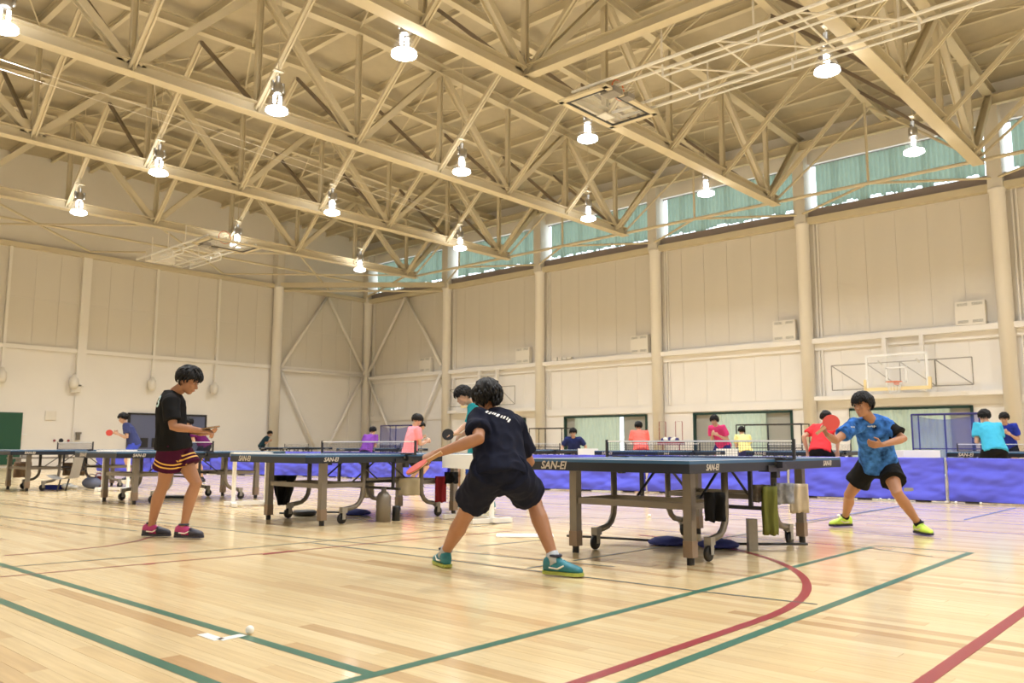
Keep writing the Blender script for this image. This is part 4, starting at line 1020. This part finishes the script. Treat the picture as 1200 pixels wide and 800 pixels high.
far('player in pale yellow shirt seen from behind', 870, 500, 22.5, 0, C('yellow', (.80, .72, .30)), C('navy6', (.03, .03, .12)), hv=14, H=1.6)
far('player in red shirt half hidden behind the raised red bat', 966, 482, 14.8, 40, C('red', (.75, .05, .06)), M_blk, hv=15, arms='down')
far('player in sky-blue shirt seen from behind at the right edge', 1157, 480, 14.3, 10, C('skyblue', (.06, .42, .62)), M_blk, hv=16)
far('player in royal blue shirt facing the sky-blue one at the right edge', 1178, 484, 17.8, 215, C('royal2', (.03, .05, .40)), M_blk, hv=17, bat=('dark bat held by the royal blue player', False))

# ================================================================== SMALL THINGS
# table tennis balls
b = MB(); b.ell((0, 0, .02), (X_*.02, Y_*.02, Z_*.02), 16, 10); bm_ = b.mesh('ball', M_white, True)
BA = [((292.5, 743), 'white ball lying near the camera beside the white tape'), ((983, 606), 'white ball on the floor left of the lime shoe'), ((1032, 586), 'leftmost of three balls at the foot of the barrier by the player'), ((1042, 586.5), 'middle ball of three at the foot of the barrier'),
      ((1050, 587), 'ball at the barrier foot just left of his leg'), ((1120.5, 590), 'left ball of a pair below the rightmost full barrier'), ((1149.5, 591), 'right ball of a pair below the rightmost full barrier'), ((761, 606), 'ball on the floor seen under the near table')]
for (p, lab) in BA: mk('table_tennis_ball', bm_, None, gnd(*p), label=lab, category='ball', group='table tennis balls')
b = MB(); q0, q1, q2 = gnd(237, 743), gnd(257, 750), gnd(285, 744)
for a, c in ((q0, q1), (q1, q2)): b.beam(a+Z_*.002, c+Z_*.002, .05, .002)
b.obj('floor_tape', M_white, None, label='white tape in a bent strip on the floor near the ball', category='tape')
# paper sheet behind, grey post box, etc.
b = MB(); p = gnd(615, 628); b.box(p+Z_*.006, (.55, .28, .01), (CR, AW, Z_)); b.obj('white_sheet', M_white, None, label='white flat sheet on the floor behind the foreground player', category='sheet')
def hang(name, lab, cat, px0, px1, py0, py1, d, m, thick=.03, grp=None, taper=0):
    c = at((px0+px1)/2, (py0+py1)/2, d); w_ = (px1-px0)*d/CF; h_ = (py1-py0)*d/CF; sd = len(lab)
    b = MB()
    def f1(s):
        def f(u, v):
            x = (u-.5)*w_*(1-taper*(1-v)); z = (v-.5)*h_-(0.02*noise.noise(V((u*4, sd, 0))) if v < .01 else 0)
            o = s*(thick/2+.3*thick*sin(u*11+sd)*(1-.3*v)+.4*thick*noise.noise(V((u*5, v*3, sd))))
            return c+CR*x+Z_*z+CT*o
        return f
    n = 14; front, back = f1(1), f1(-1)
    vs = [front(i/n, j/8) for j in range(9) for i in range(n+1)]; vb_ = [back(i/n, j/8) for j in range(9) for i in range(n+1)]
    K = len(vs); fs = []
    for j in range(8):
        for i in range(n):
            a = j*(n+1)+i; fs += [(a, a+1, a+n+2, a+n+1), (K+a, K+a+n+1, K+a+n+2, K+a+1)]
    edge = list(range(n+1))+[j*(n+1)+n for j in range(1, 9)]+[8*(n+1)+i for i in range(n-1, -1, -1)]+[j*(n+1) for j in range(7, 0, -1)]
    for i in range(len(edge)):
        a, c_ = edge[i], edge[(i+1) % len(edge)]; fs.append((a, K+a, K+c_, c_))
    b.add(vs+vb_, fs)
    return b.obj(name, m, None, True, label=lab, category=cat, group=grp)
o = hang('shoulder_bag', 'small black bag hung on the rail by the near table corner leg', 'bag', 826, 848, 577, 610, 6.02, M_blk, .09)
hang('towel', 'green and dark striped towel hanging under the near table', 'towel', 894, 911, 570, 626, 6.55, C('olive', (.14, .15, .04)), .05)
hang('towel', 'patterned dark towel bunched on the near table rail', 'towel', 884, 902, 568, 588, 6.62, mat('patterned', (.12, .10, .08), .8, var=.9, vscale=30), .07)
hang('towel', 'blue-grey cloth bunched between the green towel and beige cloth', 'towel', 908, 930, 566, 590, 6.75, mat('bluegrey', (.25, .26, .30), .8, var=.7, vscale=25), .06)
hang('towel', 'beige cloth hanging at the right end of the near table', 'towel', 926, 946, 567, 600, 6.9, C('beige', (.55, .47, .36)), .05)
hang('dark_cloth', 'black cloth draped on the left rail of the second table', 'cloth', 318, 346, 557, 591, 9.9, M_blk, .12, taper=.6)
hang('towel', 'beige striped towel hanging below the net of the second table', 'towel', 467, 492, 560, 580, 9.85, C('beige2', (.52, .46, .33)), .03)
hang('towel', 'maroon towel hanging at the right end of the second table', 'towel', 510, 523, 558, 588, 10.1, C('maroon2', (.22, .02, .03)), .05)
hang('cap', 'black cap hung on the end rail of the second table', 'cap', 521, 537, 553, 566, 10.15, M_blk, .09)
hang('cloth_bag', 'pale cloth bag hanging under the middle of the second table', 'bag', 425, 438, 560, 583, 10.9, C('palecloth', (.52, .48, .38)), .08)
hang('towel', 'brown towels hung under the table at the left edge', 'towel', 17, 36, 541, 559, 16.6, C('brown', (.22, .15, .10)), .08)
hang('cloth_bag', 'brown bag hanging under the fourth table', 'bag', 76, 98, 542, 557, 16.8, C('brown2', (.25, .18, .13)), .1)
def lie(fn, name, lab, cat, p, m, smooth=False):
    b = MB(); fn(b, gnd(*p)); return b.obj(name, m, None, smooth, label=lab, category=cat)
lie(lambda b, p: b.box(p+Z_*.13, (.075, .075, .26), (CR, AW, Z_)), 'grey_post_box', 'slim pale grey upright box standing under the near table', 'box', (882, 645), M_grey2)
lie(lambda b, p: b.lathe(p, [(.045, 0), (.045, .15), (.04, .17)], 14), 'black_canister', 'black canister standing under the second table', 'canister', (464, 610), M_black, True)
lie(lambda b, p: b.lathe(p, [(.085, 0), (.085, .28), (.05, .33), (.03, .34), (.03, .38)], 16), 'grey_bottle', 'grey jug-like bottle standing under the second table', 'bottle', (449, 611), M_grey, True)
lie(lambda b, p: (b.lathe(p, [(.10, 0), (.14, .01), (.145, .05), (.13, .065), (.04, .07)], 20), b.box(p-CR*.22+Z_*.03, (.18, .03, .02), (CR, AW, Z_))), 'black_pan', 'round black flat case with handle on the floor under the second table', 'case', (357, 604), M_black, True)
def picker(lab, p, px, L, dirv, m):
    c = gnd(*p); t = thing('ball_picker', lab, 'ball picker', c)
    b = MB(); b.lathe((0, 0, 0), [(.02, 0), (.17, .01), (.18, .03), (.12, .06), (.03, .075)], 18); o = b.obj('net_head', m, t, True); o.scale = (1, 1, 1)
    d = V((dirv.x, dirv.y, 0)).normalized(); b = MB(); b.tube(d*.15+Z_*.03, d*L+Z_*.035, .011, 8); b.obj('pole', M_dark, t)
M_bnet = mat('navy_blue_netting', (.03, .04, .22), .8, var=.3, vscale=30)
picker('blue net ball picker with its pole pointing left under the near table', (783, 638), 0, .95, -CR+AW*.45, M_bnet)
picker('blue net ball picker behind the near table corner leg, pole pointing right', (842, 641), 0, .75, CR+CT*.08, M_bnet)
picker('small blue net ball picker under the second table', (418, 603), 0, .6, -CR, M_bnet)
# white stands
def stand(lab, p0, p1, h_, d0, deep=.06):
    a = gnd(*p0); c = gnd(*p1); dd = (c-a); L = dd.length; dd.normalize(); nn = V((-dd.y, dd.x, 0))
    t = thing('ball_box_stand', lab, 'stand', (a+c)/2)
    for s in (-1, 1):
        b = MB(); b.tube(dd*(s*L/2)+Z_*.04, dd*(s*L/2)+Z_*(h_-.02), .03, 8); b.obj('leg', M_white, t)
    b = MB(); b.box(Z_*.045, (L+.25, .06, .05), (dd, nn, Z_)); b.box(dd*(-L/2)+Z_*.03, (.07, .5, .05), (dd, nn, Z_)); b.box(dd*(L/2)+Z_*.03, (.07, .5, .05), (dd, nn, Z_)); b.obj('base', M_white, t)
    b = MB(); b.box(Z_*h_, (L+.08, .5, .02), (dd, nn, Z_)); 
    for s in (-1, 1): b.box(Z_*(h_-deep/2+.01)+nn*(s*.25), (L+.08, .012, deep), (dd, nn, Z_)); b.box(Z_*(h_-deep/2+.01)+dd*(s*(L/2+.04)), (.012, .5, deep), (dd, nn, Z_))
    b.obj('tray', M_white, t)
stand('white ball tray stand at the left end of the second table', (273, 593), (311, 592), .75, 0)
stand('white ball tray stand behind the foreground player', (542, 607), (576, 613), .75, 0, .16)
stand('white ball tray stand between the third and fourth tables', (120, 575), (149, 575), .75, 0)
# seat, bench, bags at the left edge
t = thing('folding_chair', 'tipped grey chair under the fourth table at left', 'chair', gnd(72, 575))
b = MB(); b.cloth(lambda u, v: CR*((u-.5)*.45)+AW*((v-.5)*.35)+Z_*(.22+.08*(u-.5)**2*4), 8, 4); b.obj('seat', M_grey2, t, True)
b = MB(); b.cloth(lambda u, v: CR*(.22+.08*u)+AW*((v-.5)*.35)+Z_*(.24+.42*u), 8, 4); b.obj('backrest', M_grey2, t, True)
for s in (-.15, .15): b = MB(); b.tube(CR*.0+AW*s, CR*.05+AW*s+Z_*.22, .015); b.obj('leg', M_dark, t)
lie(lambda b, p: b.box(p+Z_*.04, (.34, .25, .08), (CR, AW, Z_)), 'blue_tray', 'flat blue tray on the floor under the fourth table', 'tray', (61, 573), C('trayblue', (.03, .04, .25)))
lie(lambda b, p: (b.ell(p+Z_*.06, (CR*.12, AW*.1, Z_*.06), 12, 8), b.ell(p+CR*.13+Z_*.04, (CR*.07, AW*.08, Z_*.04), 12, 8)), 'white_bundle', 'crumpled white cloth on the floor beside the blue tray', 'cloth', (79, 573), M_white, True)
lie(lambda b, p: (b.ell(p+Z_*.11, (CR*.19, AW*.12, Z_*.115), 14, 8), b.path([p+CR*(.1*cos(a*.52))+Z_*(.19+.09*sin(a*.52)) for a in range(7)], .01, 6)), 'sports_bag', 'blue-grey sports bag with a handle beside the small white stand', 'bag', (107, 572), C('bagw', (.22, .25, .38)), True)
lie(lambda b, p: (b.ell(p+Z_*.12, (CR*.14, AW*.14, Z_*.12), 14, 8), b.path([p+CR*(.07*cos(a*.52))+Z_*(.21+.08*sin(a*.52)) for a in range(7)], .01, 6)), 'sports_bag', 'red sports bag under the left end of the third table', 'bag', (115, 571), C('bagr', (.35, .08, .08)), True)
lie(lambda b, p: b.box(p+Z_*.02, (.6, .3, .03), (CR, AW, Z_)), 'black_mat', 'flat black case on the floor under the third table', 'case', (205, 583), M_black)
t = thing('bench', 'long low bench with small items on it before the end wall, at left', 'bench', (11.2, 30.6, 0))
b = MB(); b.box((0, 0, .42), (4.2, .4, .05)); b.obj('seat', M_grey, t)
for x in (-1.8, 0, 1.8): b = MB(); b.box((x, 0, .2), (.06, .36, .4)); b.obj('leg', M_grey, t)
rr = random.Random(3)
for q in range(6):
    b = MB(); b.box((0, 0, .07+.02*(q % 2)), (.22, .2, .14+.04*(q % 2))); b.obj('gear_box', (M_grey2, M_offw, M_grey)[q % 3], None, label='%s item counted from the left on the low bench by the end wall' % ['first', 'second', 'third', 'fourth', 'fifth', 'sixth'][q], category='box', group='small items on the bench').location = (9.6+q*.6, 30.6, .445)
# red ball rack, wire cages, blue net frames, white tops
t = thing('red_ball_rack', 'red wire rack holding white balls by the wall column', 'rack', (26.6, 16.3, 0))
for s in (-.4, .3):
    b = MB(); b.path([(0, s-.14, .9), (0, s-.14, 1.75), (0, s+.14, 1.75), (0, s+.14, .9)], .014, 6); b.obj('wire_loop', M_red_l, t)
b = MB(); b.box((0, -.05, .95), (.35, .95, .1)); b.tube((0, -.4, 0), (0, -.4, .9), .02); b.tube((0, .3, 0), (0, .3, .9), .02); b.obj('rack_frame', M_red_l, t)
for q in range(7):
    b = MB(); b.ell((0, 0, 0), (X_*.08, Y_*.08, Z_*.08), 12, 8); o = b.obj('shuttle_bundle', M_white if q % 3 else M_bluetrim, None, True, label='ball number %s along the red wire rack' % ['one', 'two', 'three', 'four', 'five', 'six', 'seven'][q], category='ball', group='balls on the red rack'); o.location = (26.5, 16.55-q*.1-.02, 1.08+.03*(q % 2))
def cage(lab, x, y0, y1, h_, m, mesh=None):
    t = thing('net_frame', lab, 'net frame')
    b = MB()
    for y in (y0, (y0+y1)/2, y1): b.tube((x, y, 0), (x, y, h_), .022, 6)
    b.tube((x, y0, h_), (x, y1, h_), .022, 6); b.tube((x+.6, y0, h_), (x+.6, y1, h_), .018, 6); b.tube((x, y0, h_), (x+.6, y0, h_), .018, 6); b.tube((x, y1, h_), (x+.6, y1, h_), .018, 6); b.tube((x+.6, y0, 0), (x+.6, y0, h_), .018, 6); b.tube((x+.6, y1, 0), (x+.6, y1, h_), .018, 6); b.tube((x, y0, .8), (x, y1, .8), .015, 6)
    b.obj('frame', m, t)
    if mesh:
        b = MB(); b.cloth(lambda u, v: V((x+.04*sin(u*9), y0+(y1-y0)*u, h_*v-.15*sin(pi*u)*(v > .9))), 12, 4); b.obj('mesh_sheet', mesh, t, True)
M_bmesh = mat('blue_mesh', (.03, .06, .45), .8, alpha=.5)
cage('blue mesh frame standing before the curtain at right', 24.0, 5.45, 7.1, 1.72, M_bluetrim, M_bmesh)
cage('black wire frame behind the yellow-shirted player', 25.2, 10.7, 12.9, 1.55, M_dark)
cage('black wire frame left of the navy polo player', 25.6, 20.6, 22.3, 1.55, M_dark)
cage('blue mesh frame beside the pink-shirted player', 25.5, 29.5, 31.8, 1.8, M_bluetrim, M_bmesh)
for px, d, wd, lab in ((689, 18, .42, 'white ball box on the table beside the navy polo player'), (852, 18.9, .42, 'white ball box beside the yellow-shirted player'), (1075, 13.6, .6, 'long white ball box behind the barrier right of the blue-jersey player')):
    p = at(px, 530, d); b = MB(); b.b2((-wd/2, -.15, .60), (wd/2, .15, .80+.0)); b.b2((-.03, -.03, 0), (.03, .03, .6)); b.b2((-.2, -.15, 0), (.2, .15, .03)); o = b.obj('ball_box', M_white, None, label=lab, category='box'); o.location = (p.x, p.y, 0); o.rotation_euler.z = -YAW
bpy.context.view_layer.update()
